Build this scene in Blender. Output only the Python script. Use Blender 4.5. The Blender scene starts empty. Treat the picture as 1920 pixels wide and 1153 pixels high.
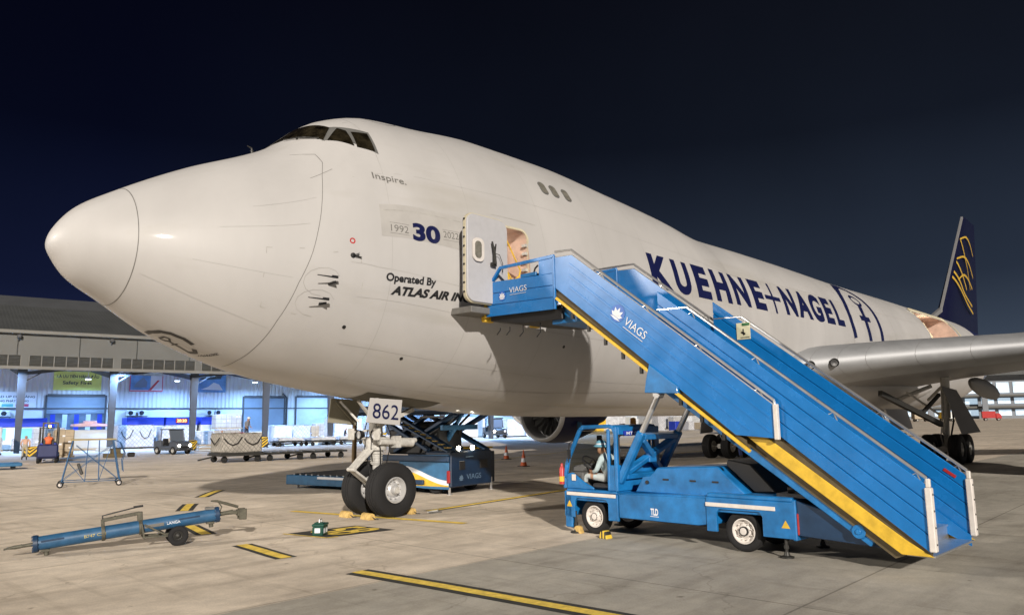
import bpy, bmesh, math, random
from mathutils import Vector, Matrix
random.seed(7)
sc = bpy.context.scene
COL = sc.collection
R = math.radians
# ------------------------------------------------------------------ camera
HEAD, PIT, ROLL = 0.7483048, 0.1483753, -0.0139340
CAM = Vector((-3.7123, -15.0056, 2.1751))
fw = Vector((math.cos(HEAD)*math.cos(PIT), math.sin(HEAD)*math.cos(PIT), math.sin(PIT)))
rt = Vector((math.sin(HEAD), -math.cos(HEAD), 0))
up = rt.cross(fw)
rt2 = math.cos(ROLL)*rt + math.sin(ROLL)*up
up2 = -math.sin(ROLL)*rt + math.cos(ROLL)*up
cd = bpy.data.cameras.new('camera'); cam = bpy.data.objects.new('camera', cd); COL.objects.link(cam)
cam.matrix_world = Matrix(((rt2.x, up2.x, -fw.x, CAM.x), (rt2.y, up2.y, -fw.y, CAM.y), (rt2.z, up2.z, -fw.z, CAM.z), (0, 0, 0, 1)))
cd.sensor_width = 36; cd.lens = 1421.55/1920*36; cd.clip_start = .1; cd.clip_end = 6000
sc.camera = cam
# ------------------------------------------------------------------ night sky
w = bpy.data.worlds.new('World'); sc.world = w; w.use_nodes = True
nt = w.node_tree; N = nt.nodes; N.clear()
def nn(t, **k):
    n = N.new(t)
    for a, b in k.items(): setattr(n, a, b)
    return n
out = nn('ShaderNodeOutputWorld'); bg = nn('ShaderNodeBackground'); tc = nn('ShaderNodeTexCoord')
sep = nn('ShaderNodeSeparateXYZ'); nt.links.new(tc.outputs['Generated'], sep.inputs[0])
rmp = nn('ShaderNodeValToRGB'); nt.links.new(sep.outputs['Z'], rmp.inputs[0])
cr = rmp.color_ramp; cr.elements[0].position = 0; cr.elements[0].color = (.060, .082, .138, 1)
cr.elements[1].position = .62; cr.elements[1].color = (.0028, .0030, .0060, 1)
e = cr.elements.new(.16); e.color = (.0175, .025, .048, 1)
e = cr.elements.new(.34); e.color = (.0052, .0072, .0150, 1)
# clearer and bluer towards the north, hazier and greyer towards the city in the east
dv = nn('ShaderNodeVectorMath', operation='DOT_PRODUCT'); dv.inputs[1].default_value = (.985, -.17, 0)
nt.links.new(tc.outputs['Generated'], dv.inputs[0])
mr = nn('ShaderNodeMapRange'); mr.inputs[1].default_value = .15; mr.inputs[2].default_value = .8
nt.links.new(dv.outputs['Value'], mr.inputs[0])
mx = nn('ShaderNodeMix', data_type='RGBA', blend_type='MULTIPLY'); mx.inputs[0].default_value = 1
tint = nn('ShaderNodeMix', data_type='RGBA'); tint.inputs[6].default_value = (.30, .32, .56, 1); tint.inputs[7].default_value = (1.0, 1.0, .86, 1)
nt.links.new(mr.outputs[0], tint.inputs[0])
nz = nn('ShaderNodeTexNoise'); nz.inputs['Scale'].default_value = 2.2; nz.inputs['Detail'].default_value = 5
nt.links.new(tc.outputs['Generated'], nz.inputs['Vector'])
mr2 = nn('ShaderNodeMapRange'); mr2.inputs[1].default_value = .3; mr2.inputs[2].default_value = .75; mr2.inputs[3].default_value = .85; mr2.inputs[4].default_value = 1.2
nt.links.new(nz.outputs['Fac'], mr2.inputs[0])
mx2 = nn('ShaderNodeVectorMath', operation='SCALE')
nt.links.new(rmp.outputs[0], mx.inputs[6]); nt.links.new(tint.outputs[2], mx.inputs[7])
nt.links.new(mx.outputs[2], mx2.inputs[0]); nt.links.new(mr2.outputs[0], mx2.inputs['Scale'])
nt.links.new(mx2.outputs[0], bg.inputs['Color']); bg.inputs['Strength'].default_value = 1.0
nt.links.new(bg.outputs[0], out.inputs[0])
# ------------------------------------------------------------------ apron floodlight (the one sun)
sd = bpy.data.lights.new('floodlight', 'SUN'); sd.energy = 4.35; sd.angle = R(1.4); sd.color = (1, .915, .815)
sun = bpy.data.objects.new('floodlight', sd); COL.objects.link(sun)
LD = Vector((.72, 1, -.45)).normalized()
sun.rotation_euler = LD.to_track_quat('-Z', 'Y').to_euler(); sun.location = (-60, -90, 45)
# second apron mast, off to the left: the radome mirrors a whole row of lit masts
ml = bpy.data.lights.new('apron_floodlight', 'SPOT'); ml.energy = 100000; ml.color = (1, .915, .81); ml.spot_size = R(70); ml.spot_blend = .6; ml.shadow_soft_size = 1.2
mo = bpy.data.objects.new('apron_floodlight', ml); COL.objects.link(mo); mo.location = (-46, 34, 25); mo.rotation_euler = (Vector((8, 4, 0))-mo.location).to_track_quat('-Z', 'Y').to_euler()
sc.view_settings.view_transform = 'Standard'; sc.view_settings.look = 'None'; sc.view_settings.exposure = .2; sc.view_settings.gamma = 1
sc.cycles.use_denoising = True; sc.cycles.max_bounces = 6; sc.cycles.sample_clamp_indirect = 4
# ------------------------------------------------------------------ materials
def mat(name, col, rough=.5, metal=0., var=.12, vs=3., bump=0., bs=40., coat=0., streak=0., emit=None, es=0., spec=None):
    m = bpy.data.materials.new(name); m.use_nodes = True
    t = m.node_tree; b = t.nodes['Principled BSDF']
    b.inputs['Roughness'].default_value = rough; b.inputs['Metallic'].default_value = metal
    b.inputs['Coat Weight'].default_value = coat; b.inputs['Coat Roughness'].default_value = .06
    if spec is not None: b.inputs['Specular IOR Level'].default_value = spec
    col = tuple(col)+(1,) if len(col) == 3 else col
    b.inputs['Base Color'].default_value = col
    tc = t.nodes.new('ShaderNodeTexCoord')
    if var > 0:
        n = t.nodes.new('ShaderNodeTexNoise'); n.inputs['Scale'].default_value = vs; n.inputs['Detail'].default_value = 6; n.inputs['Roughness'].default_value = .62
        t.links.new(tc.outputs['Object'], n.inputs['Vector'])
        if streak:
            mp = t.nodes.new('ShaderNodeMapping'); mp.inputs['Scale'].default_value = (1, 1, streak)
            t.links.new(tc.outputs['Object'], mp.inputs['Vector']); t.links.new(mp.outputs[0], n.inputs['Vector'])
        r = t.nodes.new('ShaderNodeValToRGB'); r.color_ramp.elements[0].position = .3; r.color_ramp.elements[1].position = .72
        lo = [c*(1-var*1.3) for c in col[:3]]; hi = [min(1, c*(1+var*.5)) for c in col[:3]]
        r.color_ramp.elements[0].color = lo+[1]; r.color_ramp.elements[1].color = hi+[1]
        t.links.new(n.outputs['Fac'], r.inputs[0]); t.links.new(r.outputs[0], b.inputs['Base Color'])
        q = t.nodes.new('ShaderNodeMapRange'); q.inputs[3].default_value = max(.03, rough-.08); q.inputs[4].default_value = min(1, rough+.1)
        t.links.new(n.outputs['Fac'], q.inputs[0]); t.links.new(q.outputs[0], b.inputs['Roughness'])
    if bump > 0:
        n2 = t.nodes.new('ShaderNodeTexNoise'); n2.inputs['Scale'].default_value = bs; n2.inputs['Detail'].default_value = 3
        t.links.new(tc.outputs['Object'], n2.inputs['Vector'])
        bp = t.nodes.new('ShaderNodeBump'); bp.inputs['Strength'].default_value = bump; bp.inputs['Distance'].default_value = .02
        t.links.new(n2.outputs['Fac'], bp.inputs['Height']); t.links.new(bp.outputs[0], b.inputs['Normal'])
    if emit: b.inputs['Emission Color'].default_value = tuple(emit)+(1,); b.inputs['Emission Strength'].default_value = es
    return m
def bands(m, c2, axis, period, duty, rot=0., soft=.0):
    """second colour in stripes across the object's axis (painted chevrons, corrugation lines)"""
    t = m.node_tree; b = t.nodes['Principled BSDF']; l = b.inputs['Base Color'].links
    tc = t.nodes.new('ShaderNodeTexCoord'); mp = t.nodes.new('ShaderNodeMapping'); mp.inputs['Rotation'].default_value = rot if isinstance(rot, tuple) else (0, rot, 0)
    t.links.new(tc.outputs['Object'], mp.inputs['Vector'])
    s = t.nodes.new('ShaderNodeSeparateXYZ'); t.links.new(mp.outputs[0], s.inputs[0])
    d = t.nodes.new('ShaderNodeMath'); d.operation = 'DIVIDE'; d.inputs[1].default_value = period; t.links.new(s.outputs[axis], d.inputs[0])
    f = t.nodes.new('ShaderNodeMath'); f.operation = 'FRACT'; t.links.new(d.outputs[0], f.inputs[0])
    g = t.nodes.new('ShaderNodeMath'); g.operation = 'LESS_THAN'; g.inputs[1].default_value = duty; t.links.new(f.outputs[0], g.inputs[0])
    k = t.nodes.new('ShaderNodeMix'); k.data_type = 'RGBA'
    if l: t.links.new(l[0].from_socket, k.inputs[6])
    else: k.inputs[6].default_value = b.inputs['Base Color'].default_value
    k.inputs[7].default_value = tuple(c2)+(1,)
    t.links.new(g.outputs[0], k.inputs[0]); t.links.new(k.outputs[2], b.inputs['Base Color'])
    return m
M = {}
M['white'] = mat('aircraft_white', (.452, .443, .436), (.5), var=.075, vs=.6, spec=.35, coat=.22, streak=.35)
M['white2'] = mat('white_enamel', (.55, .53, .49), .4, var=.14, vs=5, bump=.05)
M['dooring'] = mat('door_lining', (.44, .44, .46), .55, var=.05, vs=6)
M['cream'] = mat('cream_primer', (.55, .50, .36), .6, var=.12, vs=7)
M['primer'] = mat('tan_interior', (.58, .42, .34), .6, var=.25, vs=1.7)
M['navy'] = mat('navy_livery', (.008, .011, .06), .35, var=.1, coat=.2)
M['black'] = mat('black_paint', (.012, .012, .013), .45, var=.1)
M['seam'] = mat('seam_grey', (.16, .155, .145), .6, var=.2, vs=6)
M['faint'] = mat('faint_mark', (.40, .39, .365), .6, var=.2, vs=6)
M['glass'] = mat('cockpit_glass', (.020, .016, .009), .06, var=.75, vs=4.5, spec=.9)  # brown mottling in the colour imitates reflections and the cabin behind the panes
M['dimglass'] = mat('dim_window', (.20, .19, .16), .15, var=.3, vs=9, spec=.7)
M['frame'] = mat('window_frame', (.13, .13, .125), .45, var=.1)
M['alu'] = mat('bare_aluminium', (.56, .56, .56), .38, .4, var=.08, vs=1.2)
M['wing'] = mat('wing_grey', (.235, .235, .24), .5, .2, var=.1, vs=.8)
M['wingle'] = mat('wing_leading_edge', (.36, .37, .385), .58, .35, var=.12, vs=.9)
M['steel'] = mat('bright_steel', (.60, .60, .60), .3, .75, var=.05)
M['darksteel'] = mat('dark_steel', (.04, .039, .036), .5, .4, var=.2, vs=12)
M['olive'] = mat('worn_olive_steel', (.105, .10, .075), .6, .2, var=.35, vs=14, bump=.1)
M['rubber'] = mat('tyre_rubber', (.008, .008, .009), .82, var=.25, vs=9, bump=.12, bs=60)
M['geargrey'] = mat('gear_white_grey', (.50, .49, .46), .45, var=.22, vs=11)
M['blue'] = mat('stair_blue', (.006, .165, .49), .25, var=.13, vs=2.2, coat=.5)
M['blue2'] = mat('truck_blue', (.009, .168, .455), .40, var=.32, vs=3.3, bump=.03, coat=.15)
M['darkblue'] = mat('loader_blue', (.008, .036, .09), .45, var=.25, vs=3)
M['midblue'] = mat('loader_deck_blue', (.03, .135, .28), .5, var=.25, vs=3)
M['yellow'] = mat('safety_yellow', (.72, .46, .035), .5, var=.22, vs=5)
M['yelmark'] = mat('apron_yellow', (.86, .62, .10), .75, var=.32, vs=7, bump=.1)
M['blkmark'] = mat('apron_black', (.035, .034, .030), .85, var=.5, vs=5)
M['chock'] = mat('chock_wood', (.62, .42, .14), .7, var=.3, vs=8)
M['chrome'] = mat('tread_plate', (.62, .64, .66), .3, .85, var=.1, vs=8, bump=.15, bs=90)
M['postwhite'] = mat('post_white', (.66, .62, .58), .5, var=.12, vs=6)
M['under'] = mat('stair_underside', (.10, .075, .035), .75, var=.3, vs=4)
M['red'] = mat('lamp_red', (.30, .012, .015), .3, var=.1)
M['redpaint'] = mat('red_paint', (.45, .03, .03), .4, var=.15)
M['orange'] = mat('cone_orange', (.62, .12, .03), .6, var=.2)
M['skin'] = mat('skin', (.36, .20, .12), .55, var=.08)
M['shirt'] = mat('pale_shirt', (.42, .52, .54), .85, var=.15, vs=9, bump=.2, bs=25)
M['hatblue'] = mat('hat_cloth', (.16, .42, .55), .85, var=.1, bump=.2)
M['seat'] = mat('black_vinyl', (.018, .018, .02), .5, var=.1)
M['green'] = mat('box_green', (.012, .075, .055), .5, var=.2, vs=8)
M['concrete'] = None
M['carton'] = mat('carton', (.40, .33, .24), .8, var=.2, vs=2.3)
M['cartong'] = mat('grey_carton', (.40, .40, .40), .8, var=.2, vs=1.9)
M['wrap'] = mat('pale_wrap', (.58, .60, .64), .35, var=.25, vs=2.1, bump=.5, bs=6)
M['tarp'] = mat('pink_tarp', (.55, .38, .44), .6, var=.15, bump=.4, bs=4)
M['hwall'] = mat('hangar_cladding', (.62, .64, .66), .5, var=.06, vs=.6)
M['hdado'] = mat('hangar_dado', (.70, .72, .70), .6, var=.1, vs=.5)
M['hroof'] = mat('hangar_roof', (.075, .08, .082), .55, var=.12, vs=.4)
M['hroof2'] = mat('hangar_roof_far', (.062, .066, .072), .6, var=.1, vs=.4)
M['hfascia'] = mat('hangar_fascia', (.118, .118, .110), .6, var=.1, vs=.5)
M['hbeam'] = mat('hangar_beam', (.17, .165, .15), .6, var=.1, vs=.7)
M['louvre'] = mat('louvre_slats', (.085, .085, .078), .6, var=.15)
M['hcol'] = mat('column_steel', (.055, .056, .06), .55, var=.15, vs=1.5)
M['shutter'] = mat('roller_shutter', (.18, .23, .29), .5, var=.1, vs=.9)
M['shutwhite'] = mat('pale_shutter', (.50, .55, .60), .5, var=.1, vs=.9)
M['royal'] = mat('royal_blue', (.012, .035, .36), .5, var=.08)
M['cyan'] = mat('cyan_panel', (.20, .60, .62), .4, var=.15, vs=1)
M['lime'] = mat('banner_lime', (.60, .62, .16), .7, var=.05)
M['banner'] = mat('banner_white', (.70, .72, .74), .7, var=.05)
M['teal'] = mat('label_teal', (.10, .38, .34), .6, var=.05)
M['rose'] = mat('label_rose', (.55, .07, .12), .6, var=.05)
M['sky2'] = mat('poster_blue', (.16, .36, .66), .5, var=.4, vs=.9)
M['textdark'] = mat('banner_ink', (.035, .045, .05), .7, var=0)
M['textwhite'] = mat('white_lettering', (.68, .70, .74), .5, var=0)
M['led'] = mat('red_led', (.3, .02, .01), .5, var=0, emit=(1, .16, .06), es=9)
M['lampon'] = mat('lit_lamp', (.8, .85, .9), .5, var=0, emit=(.62, .80, 1), es=14)
M['head'] = mat('headlight_on', (.9, .88, .8), .3, var=0, emit=(1, .93, .78), es=22)
M['beacon'] = mat('beacon_on', (.9, .6, .1), .3, var=0, emit=(1, .62, .12), es=10)
M['litwin'] = mat('lit_windows', (.6, .7, .8), .4, var=.5, vs=.25, emit=(.62, .82, 1), es=.55)
M['tgrey'] = mat('terminal_grey', (.20, .22, .25), .6, var=.15, vs=.1)
M['patch'] = mat('primer_patch', (.400, .388, .372), .5, var=.1, vs=2)
# netted cargo: diagonal mesh pattern
def netmat(name, col, net, sc_=3.2):
    m = mat(name, col, .75, var=.25, vs=1.6, bump=.35, bs=5)
    bands(m, net, 0, 1/sc_, .16, (0, R(45), R(45))); bands(m, net, 2, 1/sc_, .16, (R(45), R(45), 0)); return m
M['net'] = netmat('netted_cargo', (.33, .31, .275), (.17, .16, .145), 6.5)
M['netw'] = netmat('netted_pale_cargo', (.50, .51, .54), (.27, .28, .32), 4.5)
M['chev'] = bands(mat('chevron_board', (.70, .56, .08), .6, var=.1), (.02, .02, .02), 2, .26, .5, R(45))
M['stripe'] = bands(mat('chock_stripe', (.72, .50, .05), .6, var=.1), (.02, .02, .02), 0, .075, .45, 0.)
# corrugated cladding: fine vertical ribs by bump
def corrugate(m, axis, period, dist):
    t = m.node_tree; b = t.nodes['Principled BSDF']
    tc = t.nodes.new('ShaderNodeTexCoord'); s = t.nodes.new('ShaderNodeSeparateXYZ'); t.links.new(tc.outputs['Object'], s.inputs[0])
    d = t.nodes.new('ShaderNodeMath'); d.operation = 'MULTIPLY'; d.inputs[1].default_value = 2*math.pi/period; t.links.new(s.outputs[axis], d.inputs[0])
    n = t.nodes.new('ShaderNodeMath'); n.operation = 'SINE'; t.links.new(d.outputs[0], n.inputs[0])
    bp = t.nodes.new('ShaderNodeBump'); bp.inputs['Strength'].default_value = 1; bp.inputs['Distance'].default_value = dist
    t.links.new(n.outputs[0], bp.inputs['Height']); t.links.new(bp.outputs[0], b.inputs['Normal'])
corrugate(M['hwall'], 0, .44, .05); corrugate(M['shutter'], 2, .12, .012); corrugate(M['shutwhite'], 2, .12, .012); corrugate(M['hroof'], 0, .3, .004)
corrugate(M['louvre'], 2, .12, .05)

# ------------------------------------------------------------------ mesh helpers
class MB:
    def __init__(s): s.v = []; s.f = []; s.m = []
    def add(s, vs, fs, m=0):
        n = len(s.v); s.v += [tuple(v) for v in vs]; s.f += [tuple(i+n for i in f) for f in fs]; s.m += [m]*len(fs); return s
    def box(s, x0, x1, y0, y1, z0, z1, m=0):
        v = [(x, y, z) for x in (x0, x1) for y in (y0, y1) for z in (z0, z1)]
        return s.add(v, [(0, 1, 3, 2), (4, 6, 7, 5), (0, 4, 5, 1), (2, 3, 7, 6), (0, 2, 6, 4), (1, 5, 7, 3)], m)
    def prism(s, poly, N, m=0):
        """poly: 3-D points of one face, N: extrusion vector"""
        n = len(poly); N = Vector(N); a = [Vector(p) for p in poly]; b = [p+N for p in a]
        return s.add(a+b, [tuple(range(n))[::-1], tuple(range(n, 2*n))]+[(i, (i+1) % n, n+(i+1) % n, n+i) for i in range(n)], m)
    def bar(s, p, q, w, h=None, m=0, up=(0, 0, 1)):
        p, q = Vector(p), Vector(q); h = h or w; d = (q-p).normalized(); a = d.cross(Vector(up))
        if a.length < 1e-4: a = d.cross(Vector((1, 0, 0)))
        a.normalize(); b = a.cross(d); a *= w/2; b *= h/2
        return s.prism([p+a+b, p-a+b, p-a-b, p+a-b], q-p, m)
    def tube(s, pts, r, n=8, m=0, cap=True):
        pts = [Vector(p) for p in pts]; k = len(pts); rs = r if isinstance(r, (list, tuple)) else [r]*k
        base = len(s.v); prev = None
        for i, p in enumerate(pts):
            d = (pts[min(i+1, k-1)]-pts[max(i-1, 0)]).normalized()
            if prev is None:
                a = d.orthogonal().normalized()
            else:
                a = prev-d*prev.dot(d)
                a = a.normalized() if a.length > 1e-5 else d.orthogonal().normalized()
            prev = a; b = d.cross(a)
            for j in range(n):
                t = 2*math.pi*j/n; s.v.append(tuple(p+rs[i]*(math.cos(t)*a+math.sin(t)*b)))
        for i in range(k-1):
            for j in range(n):
                s.f.append((base+i*n+j, base+i*n+(j+1) % n, base+(i+1)*n+(j+1) % n, base+(i+1)*n+j)); s.m.append(m)
        if cap:
            s.f.append(tuple(base+j for j in range(n))[::-1]); s.f.append(tuple(base+(k-1)*n+j for j in range(n))); s.m += [m, m]
        return s
    def lathe(s, prof, o, ax, n=28, m=0, close=False):
        """prof: (along, radius) pairs; ms optional third = material"""
        o = Vector(o); ax = Vector(ax).normalized(); a = ax.orthogonal().normalized(); b = ax.cross(a); base = len(s.v); k = len(prof)
        for pr in prof:
            for j in range(n):
                t = 2*math.pi*j/n; s.v.append(tuple(o+ax*pr[0]+max(pr[1], 1e-4)*(math.cos(t)*a+math.sin(t)*b)))
        for i in range(k if close else k-1):
            i2 = (i+1) % k; mm = prof[i][2] if len(prof[i]) > 2 else m
            for j in range(n):
                s.f.append((base+i*n+j, base+i*n+(j+1) % n, base+i2*n+(j+1) % n, base+i2*n+j)); s.m.append(mm)
        return s
    def cyl(s, p, q, r, n=16, m=0): return s.tube([p, q], r, n, m)
    def build(s, name, mats, parent=None, bev=0., smooth=35, recalc=True, seg=1):
        me = bpy.data.meshes.new(name); bm = bmesh.new()
        vs = [bm.verts.new(v) for v in s.v]
        for f, mi in zip(s.f, s.m):
            try:
                fc = bm.faces.new([vs[i] for i in f]); fc.material_index = mi
            except ValueError: pass
        if recalc: bmesh.ops.recalc_face_normals(bm, faces=bm.faces)
        if bev > 0:
            ed = [e for e in bm.edges if len(e.link_faces) == 2 and e.calc_face_angle(0) > .6]
            bmesh.ops.bevel(bm, geom=ed, offset=bev, segments=seg, affect='EDGES', clamp_overlap=True)
        for f in bm.faces: f.smooth = smooth > 0
        bm.to_mesh(me); bm.free()
        if smooth > 0: me.set_sharp_from_angle(angle=R(smooth))
        for x in (mats if isinstance(mats, (list, tuple)) else [mats]): me.materials.append(x)
        o = bpy.data.objects.new(name, me); COL.objects.link(o)
        if parent: o.parent = parent
        return o
def tag(o, label, cat, group=None, kind=None):
    if label: o['label'] = label
    if cat: o['category'] = cat
    if group: o['group'] = group
    if kind: o['kind'] = kind
    return o
def thing(name, label, cat, loc=(0, 0, 0), rz=0., group=None):
    o = bpy.data.objects.new(name, None); COL.objects.link(o); o.location = loc; o.rotation_euler = (0, 0, rz)
    o.empty_display_size = .3
    return tag(o, label, cat, group)
def dup(o, parent=None):
    c = o.copy(); COL.objects.link(c)
    if parent: c.parent = parent
    for ch in list(o.children): dup(ch, c)
    return c
def txt(s, bold=0., spacing=1., shear=0.):
    """flat lettering as (verts, faces) normalised to the box 0..1 x 0..1; also width/height ratio"""
    cu = bpy.data.curves.new('t', 'FONT'); cu.body = s; cu.size = 1; cu.offset = bold; cu.space_character = spacing; cu.shear = shear; cu.resolution_u = 5
    o = bpy.data.objects.new('t', cu); COL.objects.link(o)
    bpy.context.view_layer.update()
    me = bpy.data.meshes.new_from_object(o.evaluated_get(bpy.context.evaluated_depsgraph_get()))
    v = [Vector(p.co) for p in me.vertices]; f = [tuple(p.vertices) for p in me.polygons]
    bpy.data.objects.remove(o); bpy.data.curves.remove(cu); bpy.data.meshes.remove(me)
    x0 = min(p.x for p in v); x1 = max(p.x for p in v); y0 = min(p.y for p in v); y1 = max(p.y for p in v)
    return [((p.x-x0)/(x1-x0), (p.y-y0)/(y1-y0)) for p in v], f, (x1-x0)/(y1-y0)
def txt_on(mb, s, O, U, V, m=0, **k):
    """lettering filling the parallelogram O, O+U, O+V (give V length; U length None-> keep ratio)"""
    v, f, r = txt(s, **k); O, U, V = Vector(O), Vector(U), Vector(V)
    mb.add([O+U*a+V*b for a, b in v], f, m); return mb
def person(name, label, J, mats, loc, rz=0., seatx=None, extra=None):
    """one continuous skinned body. J: joints; mats: shirt, trousers, skin, shoes"""
    o = thing(name, label, 'person', loc, rz)
    K = ['pelvis', 'belly', 'chest', 'neck', 'chin', 'head', 'crown', 'shL', 'elL', 'wrL', 'paL', 'shR', 'elR', 'wrR', 'paR', 'hiL', 'knL', 'anL', 'toL', 'hiR', 'knR', 'anR', 'toR']
    rad = dict(pelvis=.15, belly=.135, chest=.145, neck=.06, chin=.075, head=.098, crown=.075, sh=.065, el=.047, wr=.033, pa=.038, hi=.095, kn=.065, an=.045, to=.04)
    E = [('pelvis', 'belly'), ('belly', 'chest'), ('chest', 'neck'), ('neck', 'chin'), ('chin', 'head'), ('head', 'crown')]
    for s in 'LR': E += [('chest', 'sh'+s), ('sh'+s, 'el'+s), ('el'+s, 'wr'+s), ('wr'+s, 'pa'+s), ('pelvis', 'hi'+s), ('hi'+s, 'kn'+s), ('kn'+s, 'an'+s), ('an'+s, 'to'+s)]
    V = [Vector(J[k]) for k in K]; ed = [(K.index(a), K.index(b)) for a, b in E]; rr = [rad.get(k, rad.get(k[:2], .05)) for k in K]; part = list(K)
    for s in 'LR':                                             # five fingers from each palm
        pa = Vector(J['pa'+s]); wr = Vector(J['wr'+s]); d = (pa-wr).normalized(); side = d.cross(Vector((0, 0, 1)))
        side = side.normalized() if side.length > .1 else Vector((1, 0, 0)); dn = side.cross(d)
        if dn.z > 0: dn = -dn
        pi = K.index('pa'+s)
        for q, ln in zip((-.03, -.01, .01, .03), (.06, .075, .07, .055)):
            a = pa+d*.03+side*q; b = a+d*ln*.6+dn*.012; c = b+d*ln*.35+dn*.03
            n0 = len(V); V += [a, b, c]; rr += [.011, .0095, .008]; part += ['pa'+s]*3; ed += [(pi, n0), (n0, n0+1), (n0+1, n0+2)]
        sg = 1 if s == 'L' else -1
        a = pa+side*.035*sg; b = a+(d+side*.6*sg).normalized()*.04; n0 = len(V); V += [a, b]; rr += [.012, .010]; part += ['pa'+s]*2; ed += [(pi, n0), (n0, n0+1)]
    fd = (Vector(J['to'+'L'])-Vector(J['an'+'L'])); fd = Vector(J.get('face', fd)).normalized(); hd = Vector(J['head']); hu = (Vector(J['crown'])-Vector(J['chin'])).normalized(); hs = hu.cross(fd).normalized()
    n0 = len(V); V += [hd+fd*.10-hu*.015]; rr += [.018]; part += ['head']; ed += [(K.index('head'), n0)]      # nose
    for sg in (1, -1):
        n0 = len(V); V += [hd+hs*.098*sg-hu*.01]; rr += [.02]; part += ['head']; ed += [(K.index('head'), n0)]  # ears
    me = bpy.data.meshes.new('body'); me.from_pydata([tuple(v) for v in V], ed, []); b = bpy.data.objects.new('body', me); COL.objects.link(b)
    md = b.modifiers.new('skin', 'SKIN'); md.use_smooth_shade = True
    sv = me.skin_vertices[0].data
    for i, r in enumerate(rr): sv[i].radius = (r, r)
    sv[0].use_root = True
    ms = b.modifiers.new('sub', 'SUBSURF'); ms.levels = 1; ms.render_levels = 1
    bpy.context.view_layer.update()
    nm = bpy.data.meshes.new_from_object(b.evaluated_get(bpy.context.evaluated_depsgraph_get()))
    b.modifiers.clear(); b.data = nm; nm.name = 'body'
    for m in mats: nm.materials.append(m)
    idx = {'pelvis': 1, 'hi': 1, 'kn': 1, 'an': 3, 'to': 3, 'neck': 2, 'chin': 2, 'head': 2, 'crown': 2, 'wr': 2, 'pa': 2}
    for p in nm.polygons:
        c = p.center; i = min(range(len(V)), key=lambda q: (V[q]-c).length-rr[q]); k = part[i]; p.material_index = idx.get(k, idx.get(k[:2], 0)); p.use_smooth = True
    b.parent = o
    for sg in (1, -1):                                          # eyes and mouth
        pass
    fm = MB()
    for sg in (1, -1): fm.lathe([(-.004, .0), (-.002, .011), (.006, .008), (.009, 0)], hd+fd*.088+hs*.034*sg+hu*.018, fd, 8)
    fm.bar(hd+fd*.093-hu*.052+hs*.024, hd+fd*.093-hu*.052-hs*.024, .008, .008)
    fm.build('face_features', M['black'], o)
    return o, hd, fd, hu, hs
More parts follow.
